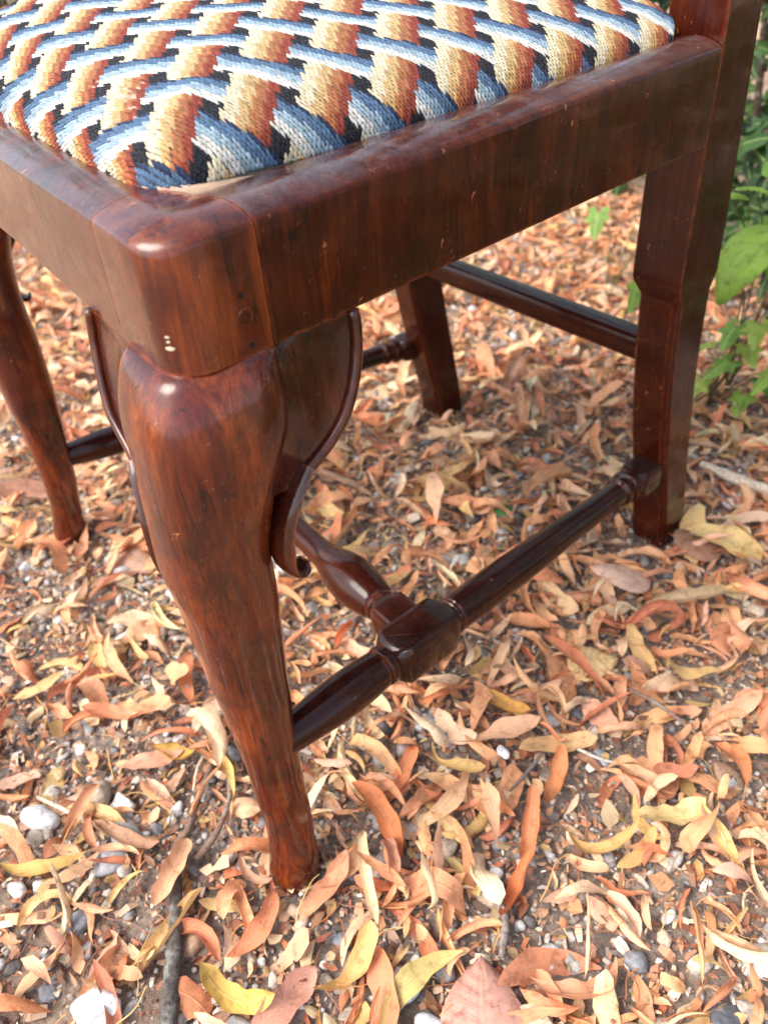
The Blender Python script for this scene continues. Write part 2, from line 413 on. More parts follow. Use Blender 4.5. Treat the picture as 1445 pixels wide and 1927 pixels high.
def flare(z, side):
    return (.0085 if side else .0045) * min(1, max(0, (.3747 - z) / .045)) ** 1.2 + (.004 if side else -.003) * min(1, max(0, (.318 - z) / .03))
def make_leg(flip):
    leg = None
    # --- block
    pts, r, n1, n2, C = post_path()
    rows = []
    for q in pts:
        row = []
        for d, z in PROF[:12]:
            if q[0] == 's': p = q[1] - q[2] * d; zz = z
            else:
                p = C + (r - d) * q[2] if d < r else C - (d - r) * (n1 + n2)
                zz = z - (0.0022 * q[3] if .001 > d and z > .42 else 0) - (0.0012 * q[3] if .001 <= d < .012 else 0)
                if z > .42 and d < .004: p = p - q[2] * .0012 * q[3]
            row.append((p[0], p[1], zz))
        rows.append(row)
    V = np.array(rows).reshape(-1, 3); k = 12; F = []
    for a in range(len(rows) - 1):
        for b in range(k - 1): F.append((a * k + b, (a + 1) * k + b, (a + 1) * k + b + 1, a * k + b + 1))
    nV = len(V)
    ends = [np.array([[-.0475, .05, ZB], [-.0475, .05, .418]])]
    V = np.vstack([V, ends[0]])
    # close the joint faces and the back roughly (inside the frame)
    first = list(range(k)); last = list(range((len(rows) - 1) * k, len(rows) * k))
    F.append(tuple(first) + (nV + 1, nV)); F.append(tuple(last[::-1]) + (nV, nV + 1))
    bot = [a * k for a in range(len(rows))]; F.append(tuple(bot) + (nV,))
    # --- cabriole below it
    T = [(-0.006, .0000, .0000, .0172, 2.1), (0.003, .0000, .0000, .0174, 2.1), (.012, 0, .0005, .0168, 2.1), (.023, -.0005, .0023, .0157, 2.1), (.046, -.0045, .0050, .0148, 2.2), (.0762, -.0105, .0072, .0158, 2.3),
         (.1158, -.0160, .0085, .0166, 2.4), (.148, -.0200, .0090, .0190, 2.5), (.1932, -.0216, .0090, .0221, 2.6), (.2367, -.0190, .0087, .0240, 2.7),
         (.2674, -.0178, .0070, .0256, 2.7), (.2889, -.0155, .0076, .0266, 2.8), (.3107, -.0132, .0105, .0283, 2.8), (.3266, -.0127, .0140, .0300, 2.9),
         (.340, -.0137, .0168, .0325, 2.9), (.3500, -.0147, .0181, .0328, 2.9), (.3600, -.0162, .0200, .0319, 3.0), (.3680, -.0180, .0221, .0301, 3.2), (.3728, -.0195, .0238, .0283, 3.6), (.3752, -.0209, .0253, .0262, 4.2)]
    T = np.array(T); zs = np.concatenate([np.linspace(-.006, .34, 60), np.linspace(.343, .3752, 22)])
    rings = []
    for z in zs:
        cx, cy, rr, n = [smooth_interp(z, T[:, 0], T[:, j]) for j in (1, 2, 3, 4)]
        s = superell(n, 48, rr)
        w = .00035 * math.sin(z * 90) * np.sin(np.arange(48) * .26 + z * 40)[:, None]
        rings.append(np.column_stack([s[:, 0] + cx, s[:, 1] + cy, np.full(48, z)]) + np.column_stack([w, w, w * 0]))
    V2, F2 = loft(rings)
    F += [tuple(i + len(V) for i in f) for f in F2]
    V = np.vstack([V, V2])
    if flip: V = mir(V)
    leg = pymesh('front_leg', V, F, M['wood_z'], chair, sharp=.6)
    # --- ear brackets, one each side of the knee
    for side in (0, 1):
        if side == 0:
            J = np.array([side_x(.0472), .0472]); d = np.array([-.159, 1]) / np.hypot(1, .159); n = n2
        else:
            J = np.array([-.0480, front_y(-.0480)]); d = np.array([-1, .014]) / np.hypot(1, .014); n = n1
        def P(s, o, z):
            o = o + flare(z, side)
            xy = J + d * s + n * o; return (xy[0], xy[1], z)
        rim = np.array([(.0448, .3747), (.0452, .368), (.0440, .3585), (.0408, .348), (.0355, .3375), (.0285, .3285), (.0200, .3213), (.0110, .3160), (.0030, .3115), (-.0030, .3060)])
        tt = np.linspace(0, 1, len(rim)); tf = np.linspace(0, 1, 26)
        rs = smooth_interp(tf, tt, rim[:, 0]); rz = smooth_interp(tf, tt, rim[:, 1])
        inz = .3747 - (.3747 - .306) * tf; ins = np.full(26, -.022)
        ins_o = np.interp(tf, [0, .12, .45, .8, 1], [-.0005, .0045, .0110, .0105, .0080])
        root_o = np.interp(tf, [0, .10, .4, .8, 1], [-.0004, .0045, .0085, .0080, .0050])
        nu = 20; front = []; back = []
        for a in range(26):
            for b in range(nu + 1):
                u = b / nu
                zr = inz[a]; kc = [float(smooth_interp(zr, T[:, 0], T[:, j])) for j in (1, 2, 3)]
                f_ = .77
                if side == 0: rx, ry = kc[0] + f_ * kc[2], kc[1] + f_ * kc[2]; s0 = ry - .0472; o0 = rx - side_x(ry)
                else: rx, ry = kc[0] - f_ * kc[2], kc[1] - f_ * kc[2]; s0 = -.0480 - rx; o0 = front_y(rx) - ry
                s = (s0 - .0015) * (1 - u) + rs[a] * u; z = inz[a] * (1 - u) + rz[a] * u
                top = min(1, tf[a] * 6 + .35)
                rim_o = flare(z, side) + .0004
                o = (o0 - .0008) * (1 - u) ** 2.3 + rim_o * (1 - (1 - u) ** 2.3) - .0022 * math.sin(PI * u) * top - flare(z, side)
                front.append(P(s, o, z)); back.append(P(s, -.016 + .003 * u, z))
        V = np.array(front + back); nf = len(front); F = []; w_ = nu + 1
        for a in range(25):
            for b in range(nu):
                i = a * w_ + b
                F.append((i, i + 1, i + w_ + 1, i + w_)); F.append((nf + i, nf + i + w_, nf + i + w_ + 1, nf + i + 1))
            i = a * w_ + nu; F.append((i, nf + i, nf + i + w_, i + w_))
        for b in range(nu): F.append((b, nf + b, nf + b + 1, b + 1))
        if flip: V = mir(V)
        br = pymesh('ear_bracket', V, F, M['wood_wing'], chair, sharp=.8)
        # raised bead along the edge
        def sweep(path, rad, k=10, flat=1.0):
            path = np.array(path, float); m = len(path); rings = []
            nn = np.array([n[0], n[1], 0.0])
            for i in range(m):
                t = path[min(i + 1, m - 1)] - path[max(i - 1, 0)]; t /= np.linalg.norm(t)
                b1 = np.cross(t, nn); b1 /= np.linalg.norm(b1); b2 = nn
                a = np.arange(k) * 2 * PI / k; r_ = rad[i]
                rings.append(path[i] + np.outer(np.cos(a) * r_, b1) + np.outer(np.sin(a) * r_ * flat, b2))
            return loft(rings)
        path = [P(rs[i] - .0014, .0010, rz[i]) for i in range(26)]
        V, F = sweep(path, [.0028] * 26, 10, .85)
        if flip: V = mir(V)
        b_ = pymesh('bead', V, F, M['wood_wing'], chair)
        # scroll running down the leg, curled outwards at its foot
        sc = np.array([(.0040, .0000, .3150), (-.0010, .0010, .3085), (-.0060, .0016, .3000), (-.0105, .0022, .2890), (-.0130, .0026, .2780), (-.0136, .0026, .2690), (-.0122, .0024, .2615), (-.0088, .0020, .2568), (-.0050, .0016, .2570), (-.0030, .0014, .2600)])
        t0 = np.linspace(0, 1, len(sc)); t1 = np.linspace(0, 1, 34)
        pp = np.stack([smooth_interp(t1, t0, sc[:, j]) for j in range(3)], -1)
        path = [P(s - .0022 * math.sin(PI * min(1, q_ * 1.25)), o - .004, z) for q_, (s, o, z) in zip(t1, pp)]
        rad = np.interp(t1, [0, .1, .5, .9, 1], [.0030, .0032, .0034, .0024, .0012])
        V, F = sweep(path, rad, 12, 3.0)
        if flip: V = mir(V)
        pymesh('scroll', V, F, M['wood_wing'], chair, sharp=.9)
    return leg
near_leg = make_leg(False); far_leg = make_leg(True)

def extrude_profile(name, p0, p1, nrm0, nrm1, mat, dz0=0, dz1=0, segs=14, prof=PROF, wear=.00025):
    p0, p1 = np.array(p0, float), np.array(p1, float); rows = []
    for i in range(segs + 1):
        t = i / segs; p = p0 + (p1 - p0) * t; nn = np.array(nrm0) * (1 - t) + np.array(nrm1) * t; nn = nn / np.linalg.norm(nn)
        dz = dz0 + (dz1 - dz0) * t; row = []
        for d, z in prof:
            q = p - nn * d; e = random.uniform(-wear, wear) if 0 < i < segs and z > .42 and d < .02 else 0
            row.append((q[0], q[1], z + (dz if z > .39 else dz * .0) + e))
        rows.append(row)
    V = np.array(rows).reshape(-1, 3); k = len(prof); F = []
    for a in range(segs):
        for b in range(k): F.append((a * k + b, (a + 1) * k + b, (a + 1) * k + (b + 1) % k, a * k + (b + 1) % k))
    F.append(tuple(range(k))); F.append(tuple(range(segs * k, (segs + 1) * k))[::-1])
    return V, F
nS = np.array([1, .159]) / np.hypot(1, .159); nF = np.array([-.014, -1]) / np.hypot(1, .014)
for flip in (False, True):
    V, F = extrude_profile('side_rail', (side_x(.0473), .0473), (side_x(.4064), .4064), nS, nS, M['wood_y'], 0, .007, 24)
    if flip: V = mir(V)
    r_ = pymesh('side_rail', V, F, M['wood_y'], chair, sharp=.7)
xf = -.0481; xg = 2 * CX - xf
mid = (CX, front_y(CX))
V, F = extrude_profile('front_rail', (xf, front_y(xf)), (CX, front_y(-.22)), nF, np.array([0, -1]), M['wood_x'], 0, 0, 16)
V2, F2 = mir(V), F
F = F + [tuple(i + len(V) for i in f) for f in F2]; V = np.vstack([V, V2])
pymesh('front_rail', V, F, M['wood_x'], chair, sharp=.7)
# wooden peg, nail dents and a fleck of paint on the block
def disc_on(name, y, z, r, depth, mat, parent, face='side', seg=28):
    rings = []
    for rr, dd in ((r, -.002), (r, depth - .0004), (r * .93, depth), (r * .5, depth + .0001)):
        a = np.arange(seg) * 2 * PI / seg
        if face == 'side':
            yy = y + np.cos(a) * rr; zz = z + np.sin(a) * rr; rings.append(np.column_stack([side_x(yy) + dd, yy, zz]))
    V, F = loft(rings); return pymesh(name, V, F, mat, parent, sharp=.5)
disc_on('peg', .0362, .3915, .0035, .0003, M['plug'], chair)
M['hole'] = plain('dark_hole', (.012, .008, .007), .9)
disc_on('nail_hole', .0355, .4000, .0014, .00012, M['hole'], chair)
disc_on('nail_hole', .0366, .3790, .0014, .00012, M['hole'], chair)

def fleck(z, hgt, wid, seed):
    pts, r_, n1, n2, C = post_path(); q = np.random.default_rng(seed); V = []; k = 14
    for f, dd in ((1.0, -.0002), (.8, .00035), (0.0, .0004)):
        for i in range(k):
            a = 2 * PI * i / k; jr = q.uniform(.6, 1.15) if f == 1.0 else f
            th = math.radians(-54) + math.cos(a) * wid * jr / r_; n = np.array([math.cos(th), math.sin(th)]); p = C + (r_ + dd) * n
            V.append((p[0], p[1], z + math.sin(a) * hgt * jr))
    V, F = loft(np.array(V).reshape(3, k, 3)); pymesh('paint_fleck', V, F, M['paint'], chair, sharp=1)
fleck(.3868, .0009, .0024, 1); fleck(.3915, .0005, .0013, 2); fleck(.3896, .0006, .0010, 3)
# rear legs: square at the seat, chamfered below, raked backwards; the stile goes on upwards
def rear_leg(flip):
    # (z, y of front face, x of outer face, width x, depth y, chamfer)
    T = [(-.006, .456, -.0565, .040, .035, .006), (.03, .451, -.0565, .040, .037, .006), (.085, .439, -.0567, .039, .040, .006), (.13, .4290, -.0563, .039, .042, .006), (.175, .4205, -.0558, .0385, .0435, .006), (.22, .4140, -.0552, .0385, .0450, .006),
         (.258, .4110, -.0548, .0385, .0460, .006), (.262, .4106, -.0547, .0388, .0465, .0055), (.272, .4078, -.0537, .0435, .0530, .001), (.276, .4070, -.0531, .0450, .0540, .0009),
         (.33, .4068, -.0531, .0450, .0520, .0009), (.375, .4068, -.0531, .0450, .0485, .0009), (.43, .4068, -.0531, .0445, .0435, .0009), (.47, .4085, -.0545, .0430, .0410, .0009),
         (.55, .422, -.060, .040, .038, .0012), (.65, .444, -.066, .037, .033, .0015), (.78, .480, -.071, .034, .029, .002), (.93, .525, -.072, .031, .025, .003)]
    T = np.array(T); zs = sorted(set(list(T[:, 0]) + list(np.linspace(0, .92, 50))))
    rings = []
    for z in zs:
        yf, xo, w, d, c = [np.interp(z, T[:, 0], T[:, j]) for j in range(1, 6)]
        x0, x1, y0, y1 = xo - w, xo, yf, yf + d
        sk = -.08 * 0
        cs = .0010
        pts = []
        for cx, cy, sx, sy, cc in ((x1, y0, -1, 1, c), (x1, y1, -1, -1, cs), (x0, y1, 1, -1, cs), (x0, y0, 1, 1, min(c, .004))):
            a = (cx, cy + sy * cc); b = (cx + sx * cc, cy)
            m_ = ((a[0] + b[0]) / 2 - sx * cc * .1, (a[1] + b[1]) / 2 - sy * cc * .1)
            tri = [b, m_, a]
            if (sx * sy) > 0: tri = tri[::-1]
            pts += tri
        pts = [(px_ - (.13 * (py_ - y0) if px_ > (x0 + x1) / 2 else 0), py_) for px_, py_ in pts]
        # order around
        cxm, cym = (x0 + x1) / 2, (y0 + y1) / 2
        pts = sorted(pts, key=lambda p_: math.atan2((p_[1] - cym) / d, (p_[0] - cxm) / w))
        rings.append([(a, b, z) for a, b in pts])
    V, F = loft(rings)
    if flip: V = mir(V) + np.array([-.016, -.010, 0])
    return pymesh('rear_leg', V, F, M['wood_stile'], chair, sharp=.35)
rear_leg(False); rear_leg(True)
# back rail between the stiles, shoe, splat and crest
def box(name, x0, x1, y0, y1, z0, z1, mat, parent, bev=.0015):
    bm = bmesh.new(); bmesh.ops.create_cube(bm, size=1)
    for v in bm.verts:
        v.co = Vector(((x0 + x1) / 2 + v.co.x * (x1 - x0), (y0 + y1) / 2 + v.co.y * (y1 - y0), (z0 + z1) / 2 + v.co.z * (z1 - z0)))
    bmesh.ops.bevel(bm, geom=bm.edges[:], offset=bev, segments=2, affect='EDGES')
    me = bpy.data.meshes.new(name); bm.to_mesh(me); bm.free(); me.materials.append(mat)
    return link(name, me, parent)
xa, xb = 2 * CX + .1005, -.1008
box('back_rail', xa - .004, xb + .004, .416, .440, .376, .4395, M['wood_x'], chair)
box('shoe', -.300, -.166, .413, .438, .4395, .462, M['wood_x'], chair, .004)
def splat():
    zs = np.linspace(.460, .885, 40); ws = np.interp(zs, [.46, .52, .60, .68, .76, .83, .89], [.050, .036, .046, .066, .052, .040, .052])
    rings = []
    for z, w in zip(zs, ws):
        y = np.interp(z, [.46, .55, .65, .78, .93], [.424, .438, .457, .490, .530])
        rings.append([(CX - w, y, z), (CX + w, y, z), (CX + w, y + .008, z), (CX - w, y + .008, z)])
    V, F = loft(rings); pymesh('splat', V, F, M['wood_stile'], chair, sharp=.5)
splat()
def crest():
    rings = []
    for t in np.linspace(0, 1, 30):
        x = (2 * CX + .085) * (1 - t) + (-.085) * t; hgt = .930 + .028 * math.sin(PI * t) ** 2 - .004 * math.cos(2 * PI * t * 2)
        lo = .872 + .008 * math.cos(2 * PI * t); rings.append([(x, .515, lo), (x, .545, lo), (x, .550, hgt), (x, .524, hgt)])
    V, F = loft(rings); pymesh('crest_rail', V, F, M['wood_x'], chair, sharp=.5)
crest()

# turned stretchers
def turned(name, A, B, prof, mat, parent, flip=False, k=32, ref=(0, 0, 1)):
    """prof rows: (distance from A, radius, squareness exponent)"""
    A, B = np.array(A, float), np.array(B, float); Lg = np.linalg.norm(B - A); t = (B - A) / Lg
    up = np.array(ref, float) - t * (np.array(ref, float) @ t); up /= np.linalg.norm(up); sd = np.cross(up, t)
    rings = []
    for s, r, n in prof:
        e = superell(n, k, r); a = np.array(e)
        # rotate so that flat sides face up/down
        rings.append(A + t * s + np.outer(a[:, 0], sd) + np.outer(a[:, 1], up))
    V, F = loft(rings)
    if flip: V = mir(V)
    return pymesh(name, V, F, mat, parent, sharp=.55)
def dense(rows, step=.004):
    """insert smooth intermediate rings in long spans"""
    out = []
    for a, b in zip(rows[:-1], rows[1:]):
        out.append(a); n = int((b[0] - a[0]) / step)
        for i in range(1, n):
            t = i / n; out.append((a[0] + (b[0] - a[0]) * t, a[1] + (b[1] - a[1]) * t, a[2] + (b[2] - a[2]) * t))
    out.append(rows[-1]); return out
def curve_rows(s0, s1, rs, n=2.0, m=16):
    ts = np.linspace(0, 1, m); k = np.linspace(0, 1, len(rs))
    return [(s0 + (s1 - s0) * t, float(smooth_interp(t, k, rs)), n) for t in ts]
side_prof = ([(.004, .0095, 2)] + curve_rows(.010, .093, [.0108, .0122, .0138, .0148, .0146, .0134], 2.0, 20)
    + [(.0935, .0118, 2), (.0950, .0120, 2), (.0960, .0136, 2), (.0985, .0142, 2), (.1010, .0136, 2), (.1018, .0122, 2), (.1030, .0122, 2), (.1036, .0132, 2.4),
       (.1065, .0150, 4), (.1110, .0166, 7), (.1550, .0166, 7), (.1595, .0152, 4), (.1625, .0136, 2.4), (.1632, .0128, 2), (.1640, .0128, 2), (.1650, .0138, 2), (.1668, .0138, 2), (.1678, .0126, 2)]
    + curve_rows(.169, .383, [.0136, .0142, .0140, .0132, .0122, .0114, .0112], 2.0, 40)
    + [(.384, .0096, 2), (.3855, .0100, 2), (.3875, .0130, 2), (.390, .0134, 2), (.3925, .0124, 2), (.395, .0104, 2), (.397, .0104, 2), (.3985, .0136, 2), (.402, .0148, 2), (.405, .0140, 2.2),
       (.4065, .0126, 2.2), (.408, .0122, 2.4), (.411, .0132, 4), (.415, .0138, 7), (.450, .0138, 7)])
SA, SB = (-.010, .004, .1190), (-.0765, .452, .0890)
turned('side_stretcher', SA, SB, side_prof, M['wood_str'], chair)
turned('side_stretcher', (2 * CX + .010, .004, .1020), (2 * CX + .0655 - .016, .452, .0960), side_prof, M['wood_str'], chair)
def on_side(s):
    A, B = np.array(SA), np.array(SB); return A + (B - A) / np.linalg.norm(B - A) * s
mA = on_side(.133) + np.array([-.013, 0, -.0005]); mB = np.array([2 * CX - mA[0], mA[1], mA[2] - .010]); ML = np.linalg.norm(mB - mA)
half = ([(0, .0142, 7), (.022, .0142, 7), (.026, .0135, 4), (.0285, .0122, 2.4), (.0290, .0116, 2), (.030, .0116, 2), (.0308, .0128, 2), (.0325, .0130, 2), (.034, .0126, 2)]
    + curve_rows(.036, .118, [.0140, .0168, .0188, .0190, .0176, .0148, .0120, .0108], 2.0, 24) + [(.124, .0106, 2), (.14, .0106, 2), (.16, .0112, 2), (ML / 2, .0122, 2)])
mid_prof = half + [(ML - s, r, n) for s, r, n in half[::-1][1:]]
turned('middle_stretcher', mA, mB, dense(mid_prof, .006), M['wood_strx'], chair)
# back stretcher: plain rounded bar
bA = (2 * CX + .080, .4300, .2060); bB = (-.090, .4380, .2060)
turned('back_stretcher', bA, bB, dense([(0, .0118, 4), (abs(bB[0] - bA[0]), .0118, 4)], .02), M['wood_strx'], chair)

# ------------------------------------------------------------------ seat: pad, lining and one strand of wool per stitch
OUT = [(-.0360, .0265), (-.0730, .4045), (2 * CX + .0730, .4045), (2 * CX + .0360, .0265)]     # outline of the pad
SDFSIGN = -1
def sdf(x, y, rad=.034, wts=(1, 1, 1, 1)):
    """distance inwards from the rounded outline"""
    P_ = np.array(OUT)[::-1]; d = np.full(np.shape(x), 1e9)
    inn = []
    for i in range(4):
        a, b = P_[i], P_[(i + 1) % 4]; e = b - a; nrm = np.array([-e[1], e[0]]) / np.hypot(*e)
        inn.append((x - a[0]) * nrm[0] + (y - a[1]) * nrm[1])
    inn = np.stack(inn); 
    if SDFSIGN < 0: inn = -inn
    inn = inn * np.array(wts, float).reshape((4,) + (1,) * (inn.ndim - 1))
    s = inn - rad                                   # negative outside the shrunken shape
    neg = np.minimum(s, 0); out = np.sqrt((neg ** 2).sum(0)); ins = np.min(s, 0)
    return rad + np.where(ins > 0, ins, -out)
PADZ = .4275
PD = np.linspace(0, .25, 200)
PZ = np.interp(PD, [0, .001, .003, .008, .022, .041, .07, .1, .15, .2, .25], [0, .0055, .0100, .0155, .0235, .0300, .0358, .0390, .0432, .0465, .0485])
for _ in range(3): PZ[3:-1] = (PZ[2:-2] + 2 * PZ[3:-1] + PZ[4:]) / 4
def pad_z(x, y):
    k = np.clip((-.10 - x) / .26, 0, 1)          # the stuffing has crept towards the far side
    return PADZ + np.interp(np.maximum(0, sdf(x, y, .034, (3, 4, 1, 1))), PD, PZ) * (1 + .46 * k) + .0005 * np.sin(x * 60 + 1) * np.sin(y * 70)
CO = dict(cream=lin(206, 194, 164), tan=lin(186, 158, 112), brown=lin(154, 100, 64), rust=lin(130, 54, 38), navy=lin(18, 21, 32),
          b1=lin(32, 46, 76), b2=lin(76, 104, 134), b3=lin(144, 166, 180), b4=lin(202, 201, 193), gold=lin(196, 154, 96), br2=lin(166, 92, 52))
def pattern(ax, ay, slope):
    """colours of the woven-ribbon design; ax, ay distances along the cloth"""
    X = .84 + (ax + .073) / .0515; Y = -.16 + (ay - .107) / .0395
    al, be = X + Y, Y - X
    i, n = np.floor(al).astype(int), np.floor(be).astype(int); fa = al - i; g = 1 - (be - n)
    gap = fa > .72; even = (i + n) % 2 == 0
    orange = (~gap) & (even | (g < .33))
    st = np.searchsorted([.22, .40, .57], fa)
    pal = np.array([CO['cream'], CO['tan'], CO['brown'], CO['rust']]); pal2 = np.array([CO['cream'], CO['gold'], CO['br2'], CO['rust']])
    k = slope[:, None]; oc = pal[st] * (1 - k) + pal2[st] * k
    bs = np.searchsorted([.22, .48, .74], (g - .22) / .78); bp_ = np.array([CO['b1'], CO['b2'], CO['b3'], CO['b4']])
    c = np.where(orange[:, None], oc, np.where(((g < .34) & gap)[:, None], CO['navy'], bp_[bs]))
    return c
seat = empty('seat', (CX, .22, .42)); seat.parent = chair; seat.matrix_parent_inverse = Matrix.Translation(-Vector(chair.location))
def pad():
    # smooth pad under the stitches (dark canvas)
    xs = np.linspace(2 * CX + .0355, -.0355, 90); ys = np.linspace(.0265, .4045, 80)
    gx, gy = np.meshgrid(xs, ys, indexing='ij'); d = sdf(gx, gy)
    # pull outside points on to the outline
    cxs, cys = CX, .22
    for _ in range(12):
        o_ = d < 0; gx = np.where(o_, gx + (cxs - gx) * np.clip(-d * 3, 0, .2), gx); gy = np.where(o_, gy + (cys - gy) * np.clip(-d * 3, 0, .2), gy); d = sdf(gx, gy)
    z = pad_z(gx, gy) - .0012
    V = np.stack([gx, gy, z], -1).reshape(-1, 3); nx, ny = gx.shape
    i = np.arange(nx - 1)[:, None] * ny + np.arange(ny - 1)[None]; F = np.stack([i, i + ny, i + ny + 1, i + 1], -1).reshape(-1, 4)
    return link('canvas', mesh_np('canvas', V, F, plain('canvas_cloth', (.10, .08, .07))), seat)
pad()
def lining():
    # pale cloth wrapped round the pad below the needlework, puffing out at the corner
    m = 160
    pts = []
    Q = np.array(OUT); R_ = .034
    # rounded polygon samples
    for i in range(4):
        a, b, c = Q[i - 1], Q[i], Q[(i + 1) % 4]
        u = (a - b) / np.linalg.norm(a - b); v = (c - b) / np.linalg.norm(c - b)
        ang = math.acos(u @ v); t = R_ / math.tan(ang / 2); ctr = b + (u + v) / np.linalg.norm(u + v) * (R_ / math.sin(ang / 2))
        s, e = b + u * t - ctr, b + v * t - ctr; a0, a1 = math.atan2(s[1], s[0]), math.atan2(e[1], e[0]); dl = (a1 - a0 + PI) % (2 * PI) - PI
        for k in range(14): th = a0 + dl * k / 13; pts.append(ctr + R_ * np.array([math.cos(th), math.sin(th)]))
    pts = np.array(pts); seg = np.vstack([pts, pts[:1]]); L_ = np.concatenate([[0], np.cumsum(np.linalg.norm(np.diff(seg, axis=0), axis=1))])
    s_ = np.linspace(0, L_[-1], m, endpoint=False); X = np.interp(s_, L_, seg[:, 0]); Y = np.interp(s_, L_, seg[:, 1])
    ctr = np.array([CX, .22]); rows = []
    for x, y in zip(X, Y):
        dn = np.array([x, y]); g_ = 1e-4
        nx_ = -(sdf(np.array([x + g_]), np.array([y]))[0] - sdf(np.array([x - g_]), np.array([y]))[0]); ny_ = -(sdf(np.array([x]), np.array([y + g_]))[0] - sdf(np.array([x]), np.array([y - g_]))[0])
        nn = np.array([nx_, ny_]); nn /= max(1e-9, np.linalg.norm(nn))
        near = math.exp(-((x + .052) ** 2 + (y - .045) ** 2) / .0011); puff = .0050 * near - .0015
        rows.append([(x - nn[0] * .004, y - nn[1] * .004, .4175), (x + nn[0] * (puff - .002), y + nn[1] * (puff - .002), .4195), (x + nn[0] * puff, y + nn[1] * puff, .4240 + .002 * near),
                     (x + nn[0] * (puff * .8 - .001), y + nn[1] * (puff * .8 - .001), .4262 + .0040 * near), (x - nn[0] * .004, y - nn[1] * .004, .4275 + .0045 * near)])
    V = np.array(rows).reshape(-1, 3); k = 5; F = []
    for a in range(m):
        b = (a + 1) % m
        for j in range(k - 1): F.append((a * k + j, b * k + j, b * k + j + 1, a * k + j + 1))
    return pymesh('lining', V, F, M['linen'], seat)
lining()
def stitches():
    PITCH, LEN = .00122, .0050
    # spacing of the rows follows the cloth over the front edge
    yy = np.linspace(.0267, .4040, 2400); zz = pad_z(np.full_like(yy, -.20), yy)
    arc = np.concatenate([[0], np.cumsum(np.hypot(np.diff(yy), np.diff(zz)))])
    ref = np.interp(.120, yy, arc)
    rows = int(arc[-1] / PITCH)
    C_, D_, U_, Nn, AX, AY, S_ = [], [], [], [], [], [], []
    for r in range(rows):
        a_y = (r + .5) * PITCH; y = float(np.interp(a_y, arc, yy))
        xs = np.linspace(2 * CX + .032, -.032, 2600); ok = sdf(xs, np.full_like(xs, y)) > .0003
        if ok.sum() < 20: continue
        xs = xs[ok]; z = pad_z(xs, np.full_like(xs, y)); ar = np.concatenate([[0], np.cumsum(np.hypot(np.diff(xs), np.diff(z)))])
        # arc measured from the crown so that neighbouring rows agree
        x0 = np.interp(-.12, xs, ar); ar = ar - x0
        off = (r % 2) * .5 * LEN
        k0 = math.ceil((ar[0] - off) / LEN); k1 = math.floor((ar[-1] - off) / LEN)
        s = off + np.arange(k0 - 1, k1 + 1) * LEN; ends = np.clip(np.stack([s, s + LEN], -1), ar[0], ar[-1]); ends = ends[(ends[:, 1] - ends[:, 0]) > .0012]
        for a, b in ends:
            ts = np.array([a, a + (b - a) * .2, (a + b) / 2, b - (b - a) * .2, b]); px_ = np.interp(ts, ar, xs); pz_ = np.interp(ts, ar, z)
            C_.append(np.stack([px_, np.full(5, y), pz_], -1)); m_ = (a + b) / 2; AX.append(-.12 + m_); AY.append(.120 + a_y - ref)
    C_ = np.array(C_); n = len(C_); AX = np.array(AX); AY = np.array(AY)
    # surface normals at each point
    e = 3e-4; x, y = C_[..., 0], C_[..., 1]
    gxn = (pad_z(x + e, y) - pad_z(x - e, y)) / (2 * e); gyn = (pad_z(x, y + e) - pad_z(x, y - e)) / (2 * e)
    gxn = np.clip(gxn, -6, 6); gyn = np.clip(gyn, -6, 6)
    nr = np.stack([-gxn, -gyn, np.ones_like(gxn)], -1); nr /= np.linalg.norm(nr, axis=-1, keepdims=True)
    T = np.gradient(C_, axis=1); T /= np.linalg.norm(T, axis=-1, keepdims=True)
    S = np.cross(nr, T); S /= np.linalg.norm(S, axis=-1, keepdims=True)
    slope = np.clip(1 - nr[:, 2, 2], 0, 1)
    col = pattern(AX, AY, np.clip(slope * 1.6, 0, 1))
    # worn places where the pale canvas shows
    worn = np.exp(-(((AX + .125) / .022) ** 2 + ((AY - .052) / .007) ** 2)); wm = rng.random(n) < worn * .45
    col[wm] = col[wm] * .55 + lin(206, 196, 178) * .45
    col = col * rng.normal(1, .10, (n, 1)) * (1 + rng.normal(0, .02, (n, 3))); col = np.clip(col * .90, .006, .70)
    wid = np.array([.50, .58, .60, .58, .50]) * PITCH * 1.08; hgt = np.array([-.0002, .00036, .00048, .00036, -.0002])
    jit = rng.normal(0, .00012, (n, 1, 1))
    ang = np.array([-1, -.55, 0, .55, 1]) ; K = 5
    V = np.zeros((n, 5, K, 3))
    slant = np.linspace(-.5, .5, 5)[None] * rng.normal(.0010, .00025, (n, 1))
    hj = rng.normal(1, .12, (n, 1))
    sk = rng.normal(0, .00012, (n, 1)) + .00012 * np.sin(AX * 300 + AY * 500)[:, None]
    for k, a in enumerate(ang):
        ww = wid[None] * a * hj; hh = hgt[None] * hj - .00034 * a * a
        V[:, :, k] = C_ + S * (ww + sk + slant)[..., None] + nr * hh[..., None]
    col = np.repeat(col, 25, 0)
    base = np.arange(n)[:, None] * 25; F = []
    for i in range(4):
        for k in range(K - 1): F.append(np.stack([base[:, 0] + i * K + k, base[:, 0] + (i + 1) * K + k, base[:, 0] + (i + 1) * K + k + 1, base[:, 0] + i * K + k + 1], -1))
    F = np.concatenate(F)[:, ::-1]
    uu = np.linspace(0, 1, 5)[None, :, None] + rng.random((n, 1, 1)) * 50; vv = np.linspace(0, 1, K)[None, None, :] + rng.random((n, 1, 1)) * 50
    uv = np.stack(np.broadcast_arrays(uu, vv), -1).reshape(-1, 2)
    o = link('needlework', mesh_np('needlework', V.reshape(-1, 3), F, M['wool'], col, uv), seat); tag(o, kind='stuff')
    # stray hairs of wool
    m = 2600; idx = rng.integers(0, n, m); p0 = C_[idx, 2]; nn = nr[idx, 2]
